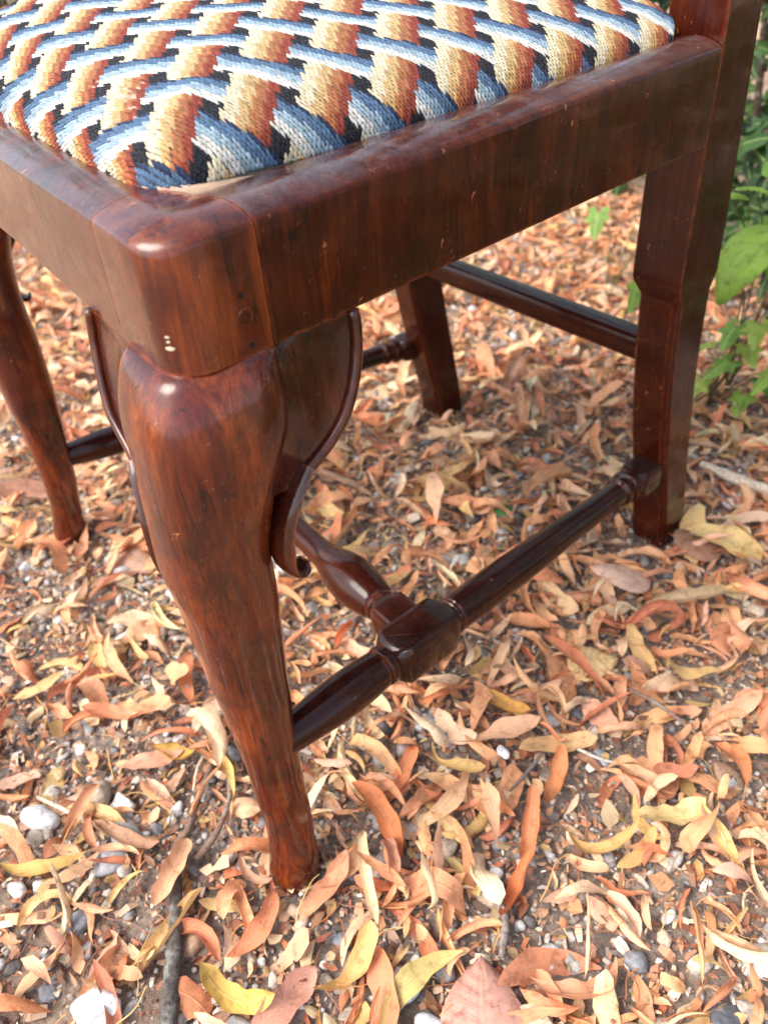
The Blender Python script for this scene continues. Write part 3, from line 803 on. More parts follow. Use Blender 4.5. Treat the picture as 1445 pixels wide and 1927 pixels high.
    dirn = nn * .7 + rng.normal(0, .8, (m, 3)); dirn /= np.linalg.norm(dirn, axis=1, keepdims=True); ln = rng.uniform(.0015, .0045, m)[:, None]
    sd_ = np.cross(dirn, nn); sd_ /= np.linalg.norm(sd_, axis=1, keepdims=True) + 1e-9
    w = 3.5e-5; P = []
    for t in np.linspace(0, 1, 5):
        c = p0 + nn * .0005 + dirn * ln * t + nn * (-.5 * ln * t * t) + sd_ * ln * .35 * math.sin(t * 3)
        P.append(c - sd_ * w * (1.1 - t)); P.append(c + sd_ * w * (1.1 - t))
    P = np.stack(P, 1); F = []; b = np.arange(m) * 10
    for i in range(4): F.append(np.stack([b + 2 * i, b + 2 * i + 1, b + 2 * i + 3, b + 2 * i + 2], -1))
    hc = np.repeat(np.clip(col.reshape(n, 25, 3)[idx, 0] * .6 + .25, 0, .8), 10, 0)
    o = link('wool_fuzz', mesh_np('wool_fuzz', P.reshape(-1, 3), np.concatenate(F), M['wool'], hc, np.zeros((m * 10, 2))), seat); tag(o, kind='stuff')
stitches()

# ------------------------------------------------------------------ ground cover
def project(P):
    c = (np.asarray(P) - CAMP) @ CAMR.T
    return 383.5 + 777.1 * c[:, 0] / c[:, 2], 512 - 777.1 * c[:, 1] / c[:, 2], c[:, 2]
def inview(P, mg=40):
    u, v, d = project(P); return (d > .05) & (u > -mg) & (u < 767 + mg) & (v > -mg) & (v < 1024 + mg)
def scatter(n, mode='near'):
    """ground positions: mostly where the photograph looks, thinner all round"""
    out = []
    while sum(map(len, out)) < n:
        x = rng.uniform(-2.3, .75, n * 3); y = rng.uniform(-.55, 2.0, n * 3)
        p = np.stack([x, y, np.zeros_like(x)], -1); iv = inview(p, 90); d = np.hypot(x - .1, y - .1)
        pr = np.where(iv, np.clip(1.15 - .28 * d, .45, 1), .16 * np.exp(-d / 1.2))
        pr = pr * (y < .95 + .55 * np.clip((-x - .1), 0, 1))
        k = rng.random(len(x)) < pr; out.append(np.stack([x[k], y[k]], -1))
    return np.concatenate(out)[:n]
def rotmats(yaw, pitch, roll):
    cy, sy, cp, sp, cr, sr = np.cos(yaw), np.sin(yaw), np.cos(pitch), np.sin(pitch), np.cos(roll), np.sin(roll)
    R = np.zeros((len(yaw), 3, 3))
    R[:, 0] = np.stack([cy * cp, cy * sp * sr - sy * cr, cy * sp * cr + sy * sr], -1)
    R[:, 1] = np.stack([sy * cp, sy * sp * sr + cy * cr, sy * sp * cr - cy * sr], -1)
    R[:, 2] = np.stack([-sp, cp * sr, cp * cr], -1); return R

LEAFC = [.80 * c_ + .20 * lin(232, 196, 164) for c_ in (lin(228, 166, 116), lin(218, 152, 104), lin(230, 184, 142), lin(234, 198, 158), lin(226, 190, 124), lin(212, 178, 108), lin(236, 216, 174), lin(206, 122, 76), lin(186, 108, 74), lin(222, 180, 152), lin(230, 208, 168), lin(170, 128, 102))]
LEAFN = ['tan orange', 'orange brown', 'peach coloured', 'pale peach', 'golden yellow', 'ochre yellow', 'cream coloured', 'rusty orange', 'russet brown', 'dusty pink', 'straw coloured', 'dull brown']
LEAFP = np.array([.19, .17, .15, .10, .055, .045, .045, .08, .05, .06, .03, .035])
def leaves(n, nu, nv, L, Wd, kind, bend, bend2, side, cup, twist, rip):
    """n curled leaves in local coordinates -> (n, nu*nv, 3)"""
    u = np.linspace(0, 1, nu)[None]; v = np.linspace(-1, 1, nv)[None, None]
    L = L[:, None]; 
    tongue = (1 - np.abs(2 * u - 1) ** 3.2) ** .55; lance = np.sin(PI * np.clip(u, .001, .999)) ** .8 * (1.25 - .6 * u)
    spoon = (u ** .75) * (1 - u ** 5) ** .5 * 1.05
    w = np.where(kind[:, None] == 0, tongue, np.where(kind[:, None] == 1, lance, spoon)); w = np.clip(w, .06, 1.1) * Wd[:, None] / 2
    w = w * (1 + .10 * np.sin(u * 17 + rip[:, :1] * 9))
    th = bend[:, None] * (u - .5) + bend2[:, None] * np.sin(2 * PI * (u + rip[:, 1:2])); ps = side[:, None] * (u - .5)
    dx = np.cos(th) * np.cos(ps); dy = np.cos(th) * np.sin(ps); dz = np.sin(th); st = L / (nu - 1)
    cx = np.cumsum(dx * st, 1); cy = np.cumsum(dy * st, 1); cz = np.cumsum(dz * st, 1)
    cx -= cx.mean(1, keepdims=True); cy -= cy.mean(1, keepdims=True); cz -= cz.mean(1, keepdims=True)
    T = np.stack([dx, dy, dz], -1); A = np.stack([-np.sin(ps), np.cos(ps), np.zeros_like(ps)], -1); Nn = np.cross(T, A)
    ph = twist[:, None] * (u - .5); A2 = A * np.cos(ph)[..., None] + Nn * np.sin(ph)[..., None]; N2 = Nn * np.cos(ph)[..., None] - A * np.sin(ph)[..., None]
    cp = cup[:, None, None]
    ang = v * cp * 1.0
    safe = np.where(np.abs(cp) < .05, .05, cp)
    ax = np.sin(v * safe) / safe; az = (1 - np.cos(v * safe)) / safe
    rp = .09 * np.sin(u[..., None] * 21 + rip[:, 2][:, None, None] * 30 + v * 2) * np.abs(v) ** 1.5
    P = np.stack([cx, cy, cz], -1)[:, :, None] + A2[:, :, None] * (ax * w[..., None])[..., None] + N2[:, :, None] * ((az + rp) * w[..., None])[..., None]
    return P.reshape(len(w), -1, 3)
def grid_faces(nu, nv):
    i = np.arange(nu - 1)[:, None] * nv + np.arange(nv - 1)[None]; return np.stack([i, i + nv, i + nv + 1, i + 1], -1).reshape(-1, 4)
def leaf_uv(nu, nv): return np.stack(np.meshgrid(np.linspace(0, 1, nu), np.linspace(-1, 1, nv), indexing='ij'), -1).reshape(-1, 2)
def place_on_ground(P, xy, yaw, pitch, roll, lift):
    R = rotmats(yaw, pitch, roll); P = np.einsum('nij,nkj->nki', R, P)
    base = gh(xy[:, 0], xy[:, 1]); low = np.quantile(P[..., 2], .12, axis=1)
    off = np.stack([xy[:, 0], xy[:, 1], base + lift - low], -1)
    return P, off
def where_words(x, y):
    """plain words for where on the ground something lies"""
    lm = [('the near front foot', 0, 0, .09), ('the rear foot', -.075, .475, .10), ('the far front foot', -.466, 0, .10), ('the middle stretcher', -.14, .14, .09), ('the far rear foot', -.40, .46, .10)]
    for n_, a, b, r in lm:
        if math.hypot(x - a, y - b) < r: return 'beside ' + n_
    if .02 < y < .44 and -.075 * y / .45 - .02 < x < .03: return 'under the side stretcher'
    if .0 < y < .46 and -.45 < x < -.02: return 'under the seat'
    if y > .46: return 'behind the chair'
    if x < -.14: return 'left of the front leg'
    if y < .0: return 'before the front foot'
    if x > .0 and y > .2: return 'right of the chair'
    return 'in the foreground'
HERO = [
 (.0800, -.0080, .066, .024, 100, 2, 1.0, .2, .9, .7, .5, lin(222, 176, 104), 'large golden leaf curling over in the front middle, broad end to the left'),
 (.1100, .0200, .072, .018, 95, 1, .6, .2, -.9, .5, .4, lin(206, 186, 110), 'greenish yellow long leaf beside the large white stone at the front'),
 (.0500, -.0690, .066, .017, 30, 0, .8, .2, 1.2, .6, .8, lin(214, 178, 88), 'ochre curved leaf at the bottom edge, left of the white stone'),
 (-.0440, -.0680, .056, .020, 132, 0, .3, .1, .3, .9, .1, lin(226, 172, 124), 'smooth tan oval leaf lying along the bark-covered stick'),
 (.1680, .0950, .070, .020, 62, 1, 1.4, .2, 1.6, .6, .3, lin(226, 166, 120), 'pale orange leaf bent into a bow at the lower right'),
 (.1330, .2230, .062, .020, 70, 0, .4, .25, .2, .5, .3, lin(238, 212, 140), 'pale yellow two-lobed leaf on the gravel at the right'),
 (.0130, .0640, .072, .019, 175, 0, .6, .2, .7, .8, .7, lin(220, 136, 80), 'bright orange upstanding leaf just right of the front foot'),
 (.0100, .1300, .064, .017, 10, 2, .7, .3, 1.6, .7, .9, lin(220, 182, 108), 'yellow hooked leaf below the square block of the stretcher'),
 (-.0120, .2000, .058, .016, 15, 0, .4, .1, .5, .8, .3, lin(224, 170, 84), 'amber leaf standing in the gap right of the stretcher block'),
 (.0800, .1400, .062, .017, 130, 0, .3, .1, .2, 1.0, .2, lin(214, 138, 88), 'long orange brown leaf with folded edges right of centre'),
 (.0620, .1850, .056, .019, 120, 0, .3, .1, .4, 1.1, .2, lin(218, 148, 92), 'tan folded leaf above the grey stone at the right'),
 (.1300, .2900, .070, .015, 160, 1, 1.2, .3, 1.5, .8, .5, lin(214, 140, 88), 'orange arched leaf over the thin twig at the right'),
 (-.1296, -.0262, .046, .024, 40, 1, .9, .2, .3, 1.3, .2, lin(206, 170, 84), 'olive yellow cone-curled leaf left of the leg'),
 (-.0900, -.0050, .060, .014, 170, 2, 1.0, .4, 1.2, .8, 1.3, lin(222, 184, 104), 'yellow S-shaped leaf between the twig and the leg'),
 (-.1040, -.1380, .066, .015, 60, 1, .8, .2, .9, .6, .5, lin(208, 170, 92), 'forked yellowish long leaf at the left edge'),
 (-.1350, -.0420, .052, .018, 72, 1, .3, .1, .4, .5, .4, lin(226, 170, 130), 'pinkish tan pointed leaf below the olive one'),
 (-.2000, -.0500, .060, .016, 50, 0, .4, .1, .2, .6, .2, lin(226, 150, 104), 'orange leaf with pale tip far left on the gravel'),
 (.0300, .0080, .058, .018, 110, 0, .3, .2, .3, .8, .3, lin(220, 158, 112), 'salmon leaf right below the front foot'),
 (.0200, -.0380, .064, .018, 118, 1, .8, .2, 1.3, .7, .4, lin(218, 140, 94), 'rust orange bent leaf below the front foot'),
 (.0720, -.0480, .054, .021, 100, 0, .3, .1, .1, .5, .1, lin(206, 150, 118), 'brownish pink flat leaf beside the ochre one at the bottom'),
 (.1050, .1050, .070, .015, 112, 1, 1.1, .2, -1.2, .9, .7, lin(204, 116, 66), 'deep orange swooping leaf in the right foreground'),
 (.1180, .1720, .072, .014, 50, 1, 1.6, .3, 1.9, .9, .8, lin(206, 164, 96), 'khaki looped leaf under the pale yellow one'),
]
def build_leaves():
    NL = 7400
    xy = scatter(int(NL * 1.35)); keep = rng.random(len(xy)) < np.where((xy[:, 1] < .02) | ((xy[:, 0] < -.06) & (xy[:, 1] < .03)) | ((xy[:, 0] > .08) & (xy[:, 1] < .17)), .66, 1.0); xy = xy[keep]; NL = len(xy)
    L = rng.lognormal(math.log(.037), .36, NL).clip(.014, .078); kind = rng.choice([0, 1, 2], NL, p=[.52, .30, .18])
    Wd = L * rng.uniform(.15, .33, NL); big = (rng.random(NL) < .04) & (L < .05); Wd = np.where(big, L * .55, Wd)
    bend = rng.normal(0, 1.05, NL); bend2 = rng.normal(0, .28, NL); side = rng.normal(0, .95, NL); cup = rng.normal(.8, 1.1, NL); tw = rng.normal(0, 1.4, NL); rip = rng.random((NL, 3))
    nu, nv = 11, 5
    P = leaves(NL, nu, nv, L, Wd, kind, bend, bend2, side, cup, tw, rip)
    lift = np.abs(rng.normal(0, .0075, NL)) + .0015
    P, off = place_on_ground(P, xy, rng.uniform(0, 2 * PI, NL), rng.normal(0, .22, NL), rng.normal(0, .35, NL), lift)
    ci = rng.choice(len(LEAFC), NL, p=LEAFP / LEAFP.sum())
    c0 = np.array(LEAFC)[ci] * np.array([1.03, .97, .98]) * rng.normal(1, .10, (NL, 1)) * (1 + rng.normal(0, .03, (NL, 3)))
    uu = leaf_uv(nu, nv); g = rng.normal(0, .18, (NL, 1, 1)) * (uu[None, :, :1] - .5) + 1
    C = np.clip(c0[:, None] * g, .01, .85); F = grid_faces(nu, nv)
    u, v, d = project(np.column_stack([xy, np.full(NL, .01)]))
    size = L / d; vis = (u > 4) & (u < 763) & (v > 230) & (v < 1020)
    # keep clear of the chair's feet
    feet = [(0, 0, .012), (-.075, .473, .020), (-.466, 0, .012), (-.405, .463, .020)]
    hx = np.array([(h[0], h[1]) for h in HERO])
    def clear(i):
        return np.min(np.hypot(hx[:, 0] - xy[i, 0], hx[:, 1] - xy[i, 1])) > .017 and all(math.hypot(xy[i, 0] - a, xy[i, 1] - b) > r + .012 for a, b, r in feet)
    order = np.argsort(-np.where(vis, size, 0))
    pick = [i for i in order if clear(i)][:272]
    ps = set(pick)
    for j, i in enumerate(pick):
        o = link('fallen_leaf', mesh_np('fallen_leaf', P[i], F, M['dry'], C[i], uu)); o.location = off[i]
        form = ['tongue-shaped', 'pointed narrow', 'spoon-shaped'][kind[i]] if not big[i] else 'broad'
        curl = 'tightly curled' if abs(cup[i]) > 1.1 or abs(bend[i]) > 1.5 else ('twisted' if abs(tw[i]) > 1.1 else ('gently curved' if abs(side[i]) > .6 or abs(bend[i]) > .7 else 'flat'))
        sz = 'long' if L[i] > .06 else ('small' if L[i] < .046 else 'dry')
        tag(o, f'{sz} {LEAFN[ci[i]]} {form} {curl} leaf {where_words(*xy[i])}', 'leaf', 'fallen leaves lying on the gravel')
    rest = np.array([i for i in range(NL) if i not in ps and clear(i)])
    V = (P[rest] + off[rest][:, None]).reshape(-1, 3); n = len(rest)
    FF = (F[None] + (np.arange(n) * nu * nv)[:, None, None]).reshape(-1, 4)
    o = link('leaf_litter', mesh_np('leaf_litter', V, FF, M['dry'], C[rest].reshape(-1, 3), np.tile(uu, (n, 1))))
    tag(o, 'carpet of small dry tan and orange leaves over the gravel', 'leaf litter', kind='stuff')
    # torn fragments
    n = 14000; xy = scatter(n); nu, nv = 5, 3; L = rng.lognormal(math.log(.010), .4, n).clip(.003, .02); z1 = np.zeros(n)
    P = leaves(n, nu, nv, L, L * rng.uniform(.3, .8, n), rng.choice([0, 1, 2], n), rng.normal(0, 1, n), z1, rng.normal(0, .6, n), rng.normal(0, .9, n), rng.normal(0, .8, n), rng.random((n, 3)))
    P, off = place_on_ground(P, xy, rng.uniform(0, 6.28, n), rng.normal(0, .35, n), rng.normal(0, .35, n), np.abs(rng.normal(0, .003, n)) + .0015)
    ci = rng.choice(len(LEAFC), n); c0 = np.array(LEAFC)[ci] * np.array([1, .96, .92]) * rng.uniform(.55, 1.0, (n, 1)); C = np.repeat(c0, nu * nv, 0); F = grid_faces(nu, nv)
    FF = (F[None] + (np.arange(n) * nu * nv)[:, None, None]).reshape(-1, 4)
    o = link('leaf_fragments', mesh_np('leaf_fragments', (P + off[:, None]).reshape(-1, 3), FF, M['dry'], C, np.tile(leaf_uv(nu, nv), (n, 1))))
    tag(o, 'torn scraps of dry leaf among the stones', 'leaf litter', kind='stuff')
    # crumbs: tiny rust-brown flakes
    n = 115000; xy = scatter(n); s = rng.lognormal(math.log(.0022), .45, n)[:, None]
    q = np.array([(-1, -.4, 0), (0, -.55, .35), (1, -.3, 0), (-1, .4, .1), (0, .5, .45), (1, .35, .05)])[None] * s[..., None] * np.array([1, 1, 1.0])
    q[..., 1] *= rng.uniform(.4, 1.3, (n, 1))
    R = rotmats(rng.uniform(0, 6.28, n), rng.normal(0, .5, n), rng.normal(0, .5, n)); q = np.einsum('nij,nkj->nki', R, q)
    base = gh(xy[:, 0], xy[:, 1]) + np.abs(rng.normal(0, .0026, n)) + .0005
    q += np.column_stack([xy, base])[:, None]
    pal = np.array([lin(168, 116, 90), lin(140, 102, 84), lin(190, 142, 112), lin(212, 178, 148), lin(116, 94, 86), lin(172, 160, 150), lin(180, 104, 74), lin(226, 210, 190)])
    C = np.repeat(pal[rng.choice(8, n, p=[.16, .12, .18, .16, .10, .12, .06, .10])] * rng.uniform(.6, 1.15, (n, 1)), 6, 0)
    f = np.array([(0, 1, 4, 3), (1, 2, 5, 4)]); FF = (f[None] + (np.arange(n) * 6)[:, None, None]).reshape(-1, 4)
    o = link('crumbled_litter', mesh_np('crumbled_litter', q.reshape(-1, 3), FF, M['crumb'], C, smooth=False))
    tag(o, 'rust-brown crumbs of leaf and seed case between the stones', 'leaf litter', kind='stuff')
    # thin stalks
    n = 3200; xy = scatter(n); m = 9; L = rng.uniform(.015, .055, n)[:, None]; t = np.linspace(0, 1, m)[None]
    a = rng.uniform(0, 6.28, (n, 1)) + rng.normal(0, .9, (n, 1)) * t + .25 * np.sin(t * 7 + rng.random((n, 1)) * 6)
    x = xy[:, :1] + np.cumsum(np.cos(a) * L / m, 1); y = xy[:, 1:] + np.cumsum(np.sin(a) * L / m, 1)
    z = gh(x, y) + .003 + np.abs(rng.normal(0, .004, (n, 1))) + .006 * np.sin(t * 3.1) * rng.random((n, 1))
    w = rng.uniform(.00022, .00048, (n, 1)); nx_, ny_ = -np.sin(a) * w, np.cos(a) * w
    P = np.stack([np.stack([x - nx_, y - ny_, z], -1), np.stack([x, y, z + w], -1), np.stack([x + nx_, y + ny_, z], -1)], 2)
    F = grid_faces(m, 3); FF = (F[None] + (np.arange(n) * m * 3)[:, None, None]).reshape(-1, 4)
    pal = np.array([lin(206, 150, 92), lin(214, 176, 112), lin(170, 104, 66), lin(150, 110, 90)])
    o = link('stalks', mesh_np('stalks', P.reshape(-1, 3), FF, M['crumb'], np.repeat(pal[rng.choice(4, n)], m * 3, 0)))
    tag(o, 'thin dry flower stalks scattered through the leaves', 'stalks', kind='stuff')
build_leaves()

def ico(sub):
    bm = bmesh.new(); bmesh.ops.create_icosphere(bm, subdivisions=sub, radius=1)
    V = np.array([v.co[:] for v in bm.verts]); F = np.array([[v.index for v in f.verts] for f in bm.faces]); bm.free(); return V, F
def lumpy(V, seed, amp=.22, flat=True):
    r = np.random.default_rng(seed); d = np.zeros(len(V))
    for _ in range(5):
        k = r.normal(0, 1.6, 3); d += np.sin(V @ k + r.uniform(0, 6.28)) / 5
    W_ = V * (1 + amp * 2.2 * d)[:, None]
    for _ in range(7):                          # knock facets off, as on broken flint
        n = r.normal(0, 1, 3); n /= np.linalg.norm(n); lim = r.uniform(.5, .85); h = W_ @ n
        W_ = W_ - np.outer(np.maximum(0, h - lim) * .95, n)
    return W_
STC = [(lin(176, 172, 168), 'grey'), (lin(142, 144, 148), 'blue grey'), (lin(228, 226, 222), 'white'), (lin(200, 184, 164), 'buff'), (lin(172, 146, 122), 'brown'), (lin(108, 102, 98), 'dark grey'), (lin(218, 208, 194), 'cream'), (lin(190, 156, 128), 'tawny')]
STP = [.24, .14, .17, .15, .09, .06, .09, .06]
def build_stones():
    def cluster(n): 
        xy = scatter(n * 2); k = (np.sin(xy[:, 0] * 11 + 1) * np.sin(xy[:, 1] * 9 + 2) + .9 * (xy[:, 1] < .08) - .3 * (xy[:, 1] > .3)) > rng.normal(-.25, .5, len(xy)); xy = xy[k]; return xy[:n]
    # big pebbles
    V, F = ico(2); var = [lumpy(V, 50 + i, .26) for i in range(10)]
    xy = cluster(3200); n = len(xy); s = rng.lognormal(math.log(.0054), .36, n).clip(.003, .0130)
    sc = np.stack([s * rng.uniform(.9, 1.4, n), s * rng.uniform(.7, 1.05, n), s * rng.uniform(.5, .8, n)], -1)
    vi = rng.integers(0, 10, n); P = np.array(var)[vi] * sc[:, None]
    R = rotmats(rng.uniform(0, 6.28, n), rng.normal(0, .3, n), rng.normal(0, .3, n)); P = np.einsum('nij,nkj->nki', R, P)
    off = np.column_stack([xy, gh(xy[:, 0], xy[:, 1]) + sc[:, 2] * rng.uniform(.15, .7, n)])
    ci = rng.choice(8, n, p=STP); c = np.array([a for a, _ in STC])[ci] * rng.normal(.85, .09, (n, 1))
    ok = np.array([math.hypot(a, b) > .030 and math.hypot(a + .466, b) > .03 and math.hypot(a + .075, b - .477) > .04 for a, b in xy])
    u, v, d = project(off); vis = (u > 4) & (u < 763) & (v > 350) & (v < 1022) & ok; size = s / d
    pick = [int(i) for i in np.argsort(-np.where(vis, size, 0))[:150]]; ps = set(pick)
    for i in pick:
        o = link('pebble', mesh_np('pebble', P[i], F, M['stone'], np.repeat(c[i][None], len(V), 0))); o.location = off[i]
        sz = 'large' if s[i] > .010 else ('middling' if s[i] > .008 else 'small'); fm = 'long' if sc[i, 0] > 1.5 * sc[i, 1] else ('flattish' if sc[i, 2] < .62 * s[i] else 'rounded')
        tag(o, f'{sz} {STC[ci[i]][1]} {fm} stone {where_words(*xy[i])}', 'stone', 'loose stones of the gravel')
    rest = np.array([i for i in range(n) if i not in ps and ok[i]]); m = len(rest)
    FF = (F[None] + (np.arange(m) * len(V))[:, None, None]).reshape(-1, 3)
    o = link('gravel', mesh_np('gravel', (P[rest] + off[rest][:, None]).reshape(-1, 3), FF, M['stone'], np.repeat(c[rest], len(V), 0)))
    tag(o, 'grey, buff and white gravel showing between the leaves', 'gravel', kind='stuff')
    # small grit
    V, F = ico(1); var = [lumpy(V, 90 + i, .3) for i in range(8)]
    xy = scatter(30000); n = len(xy); s = rng.lognormal(math.log(.0021), .42, n); P = np.array(var)[rng.integers(0, 8, n)] * np.stack([s * 1.2, s, s * .7], -1)[:, None]
    R = rotmats(rng.uniform(0, 6.28, n), rng.normal(0, .6, n), rng.normal(0, .6, n)); P = np.einsum('nij,nkj->nki', R, P)
    P += np.column_stack([xy, gh(xy[:, 0], xy[:, 1]) + .4 * s])[:, None]
    c = np.array([a for a, _ in STC])[rng.choice(8, n, p=STP)] * rng.uniform(.65, 1.1, (n, 1)) * np.array([1, .97, .94])
    FF = (F[None] + (np.arange(n) * len(V))[:, None, None]).reshape(-1, 3)
    o = link('grit', mesh_np('grit', P.reshape(-1, 3), FF, M['stone'], np.repeat(c, len(V), 0))); tag(o, 'fine grit and small stones under the leaf litter', 'gravel', kind='stuff')
    # seed balls
    V, F = ico(2); n = 420; xy = scatter(n); s = rng.uniform(.0019, .0029, n)
    P = V[None] * s[:, None, None] + np.column_stack([xy, gh(xy[:, 0], xy[:, 1]) + s + rng.uniform(0, .004, n)])[:, None]
    pal = np.array([lin(176, 120, 82), lin(150, 104, 72), lin(196, 140, 92), lin(172, 182, 80)]); c = pal[rng.choice(4, n, p=[.4, .3, .22, .08])]
    FF = (F[None] + (np.arange(n) * len(V))[:, None, None]).reshape(-1, 3)
    o = link('seeds', mesh_np('seeds', P.reshape(-1, 3), FF, M['stone'], np.repeat(c, len(V), 0))); tag(o, 'little round lime seeds, brown and a few green, among the leaves', 'seeds', kind='stuff')
build_stones()

# leaves and stones one can pick out in the photograph: (x, y, length, width, yaw deg, kind, bend, bend2, side, cup, twist, colour, label)
def hero_leaves():
    nu, nv = 19, 7; F = grid_faces(nu, nv); uu = leaf_uv(nu, nv)
    for h in HERO:
        x, y, L, Wd, yaw, kind, b1, b2, sd_, cp, tw, c, lab = h; a = lambda t: np.array([float(t)])
        P = leaves(1, nu, nv, a(L * .93), a(Wd * .90), np.array([kind]), a(b1 * 1.3), a(b2 + .15), a(sd_ * 1.15), a(cp * 1.35), a(tw * 1.4), rng.random((1, 3)))
        P, off = place_on_ground(P, np.array([[x, y]]), a(math.radians(yaw)), a(rng.normal(0, .12)), a(rng.normal(0, .2)), a(.013))
        g = 1 + .25 * (uu[:, :1] - .5) * rng.choice([-1, 1]); o = link('fallen_leaf', mesh_np('fallen_leaf', P[0], F, M['dry'], np.clip(c * np.array([.96, .94, 1.12]) * g, 0, .85), uu)); o.location = off[0]
        tag(o, lab, 'leaf', 'fallen leaves lying on the gravel')
hero_leaves()
def broad_leaf(x, y, L, yaw, c, label, ridge=.0016, heart=False, lift=.010, tilt=(0, 0), mat='dry', z=None, name='fallen_leaf', parent=None, droop=.25, cat='leaf', group='fallen leaves lying on the gravel'):
    nu, nv = 25, 17; u = np.linspace(0, 1, nu)[:, None]; v = np.linspace(-1, 1, nv)[None]
    w = (np.sin(PI * np.clip(u, .0, 1) ** .62) ** .75 * .46 + .004) * L
    w = w * (1 + .05 * np.abs(((u * 11) % 1) - .5)) 
    X = (u - .5) * L - (.16 * L * (np.abs(v) ** 1.3) * (1 - u) * (1.6 if heart else .4)) + 0 * v; Y = w * v
    Z = -droop * L * (u - .5) ** 2 * 1.4 - .10 * L * np.abs(v) ** 2 + ridge * np.abs(np.sin(PI * (u * 7 - np.abs(v) * 1.5))) * (np.abs(v) > .06)
    P = np.stack([X, Y, Z], -1).reshape(1, -1, 3); a = lambda t: np.array([float(t)])
    P, off = place_on_ground(P, np.array([[x, y]]), a(math.radians(yaw)), a(tilt[0]), a(tilt[1]), a(lift))
    if z is not None: off[0, 2] = z
    uvv = leaf_uv(nu, nv); o = link(name, mesh_np(name, P[0], grid_faces(nu, nv), M[mat], np.repeat(np.asarray(c)[None], nu * nv, 0), uvv))
    if parent is not None:
        o.parent = parent; o.location = Vector(off[0]) - Vector(parent.location)
    else:
        o.location = off[0]; tag(o, label, cat, group)
    return o
broad_leaf(.140, .044, .052, 140, lin(204, 152, 136), 'pinkish brown broad toothed leaf with ribbed veins at the bottom edge')
broad_leaf(-.0556, .3826, .046, 200, lin(226, 188, 166), 'pale pink heart-shaped leaf in front of the rear foot', .0006, True, .014, (0, .2))
broad_leaf(-.030, .480, .050, 100, lin(166, 124, 100), 'brown crumpled broad leaf right of the rear foot', .001, False, .012, (.2, .2))
broad_leaf(-.3786, .0391, .050, 30, lin(190, 152, 130), 'pale brown round leaf lying between the two front legs', .0006, True, .008)
broad_leaf(.004, .291, .040, 60, lin(244, 208, 150), 'small pale yellow ribbed leaf right of the long stretcher', .0016, False, .010)

def tube(name, pts, rad, mat, c, k=9, rough=.0, parent=None, seed=0):
    pts = np.array(pts, float); t0 = np.linspace(0, 1, len(pts)); m = max(8, int(len(pts) * 6)); t1 = np.linspace(0, 1, m)
    p = np.stack([smooth_interp(t1, t0, pts[:, j]) for j in range(3)], -1); rr = np.interp(t1, np.linspace(0, 1, len(rad)), rad); r = np.random.default_rng(seed)
    T = np.gradient(p, axis=0); T /= np.linalg.norm(T, axis=1, keepdims=True); up = np.tile([0, 0, 1.0], (m, 1)); S = np.cross(T, up + 1e-3); S /= np.linalg.norm(S, axis=1, keepdims=True); U = np.cross(S, T)
    a = np.arange(k) * 2 * PI / k; jr = 1 + rough * r.normal(0, 1, (m, k))
    R = p[:, None] + (S[:, None] * np.cos(a)[None, :, None] + U[:, None] * np.sin(a)[None, :, None]) * (rr[:, None] * jr)[..., None]
    i = np.arange(m - 1)[:, None] * k; j = np.arange(k)[None]; F = np.stack([i + j, i + (j + 1) % k, i + k + (j + 1) % k, i + k + j], -1).reshape(-1, 4)
    V = R.reshape(-1, 3); caps = []
    me = mesh_np(name, V, F, mat, np.repeat(np.asarray(c)[None], len(V), 0), np.zeros((len(V), 2)))
    return link(name, me, parent)
TW = [
 ([(-.060, -.060, .006), (-.030, -.073, .008), (.000, -.088, .007), (.030, -.104, .009), (.062, -.120, .008)], [.0032, .0044, .0050, .0054, .0050], lin(96, 88, 82), .10, 'rough bark-covered stick with grey lichen at the lower left', 3),
 ([(-.100, .000, .006), (-.072, -.012, .008), (-.052, -.034, .008), (-.046, -.052, .006)], [.0012, .0019, .0024, .0022], lin(146, 118, 100), .04, 'smooth curved brown twig left of the front leg', 4),
 ([(-.108, -.010, .004), (-.092, -.026, .006), (-.070, -.046, .006), (-.066, -.058, .005)], [.0018, .0022, .0026, .0022], lin(138, 112, 96), .12, 'frayed strip of bark beside the curved brown twig', 5),
 ([(.030, .285, .006), (.068, .291, .010), (.105, .293, .007)], [.0015, .0015, .0012], lin(150, 124, 112), .03, 'straight thin grey-brown twig on the ground right of the chair', 6),
 ([(-.165, -.125, .006), (-.118, -.100, .007), (-.100, -.093, .006)], [.0016, .0016, .0016], lin(222, 206, 176), .02, 'pale stripped stick under the forked yellow leaf', 7),
 ([(-.110, .587, .010), (-.067, .587, .012), (-.020, .600, .010)], [.004, .0062, .005], lin(222, 200, 176), .08, 'thick pale piece of wood right of the rear leg', 8),
 ([(-.116, -.012, .008), (-.108, -.020, .010), (-.095, -.030, .007)], [.0013, .0015, .0013], lin(214, 192, 160), .02, 'short cream stalk between the yellow leaves left of the leg', 9),
 ([(.128, .070, .005), (.115, .085, .007), (.100, .092, .006), (.086, .088, .005)], [.0022, .0030, .0034, .0022], lin(150, 138, 130), .15, 'short lichen-grey twig behind the pale orange bow leaf', 10),
 ([(.100, .262, .007), (.118, .300, .010), (.150, .322, .008)], [.0009, .0009, .0007], lin(110, 80, 70), .02, 'very thin dark twig crossing at the right edge', 11),
 ([(.050, .150, .006), (.040, .195, .007), (.020, .215, .006)], [.0012, .0014, .0010], lin(132, 112, 108), .05, 'thin grey twig beside the small white pebble', 12),
 ([(.055, .215, .006), (.072, .222, .006), (.086, .232, .006)], [.0011, .0012, .0010], lin(226, 214, 196), .02, 'tiny whitish stick above the dusty blue stone', 13),
]
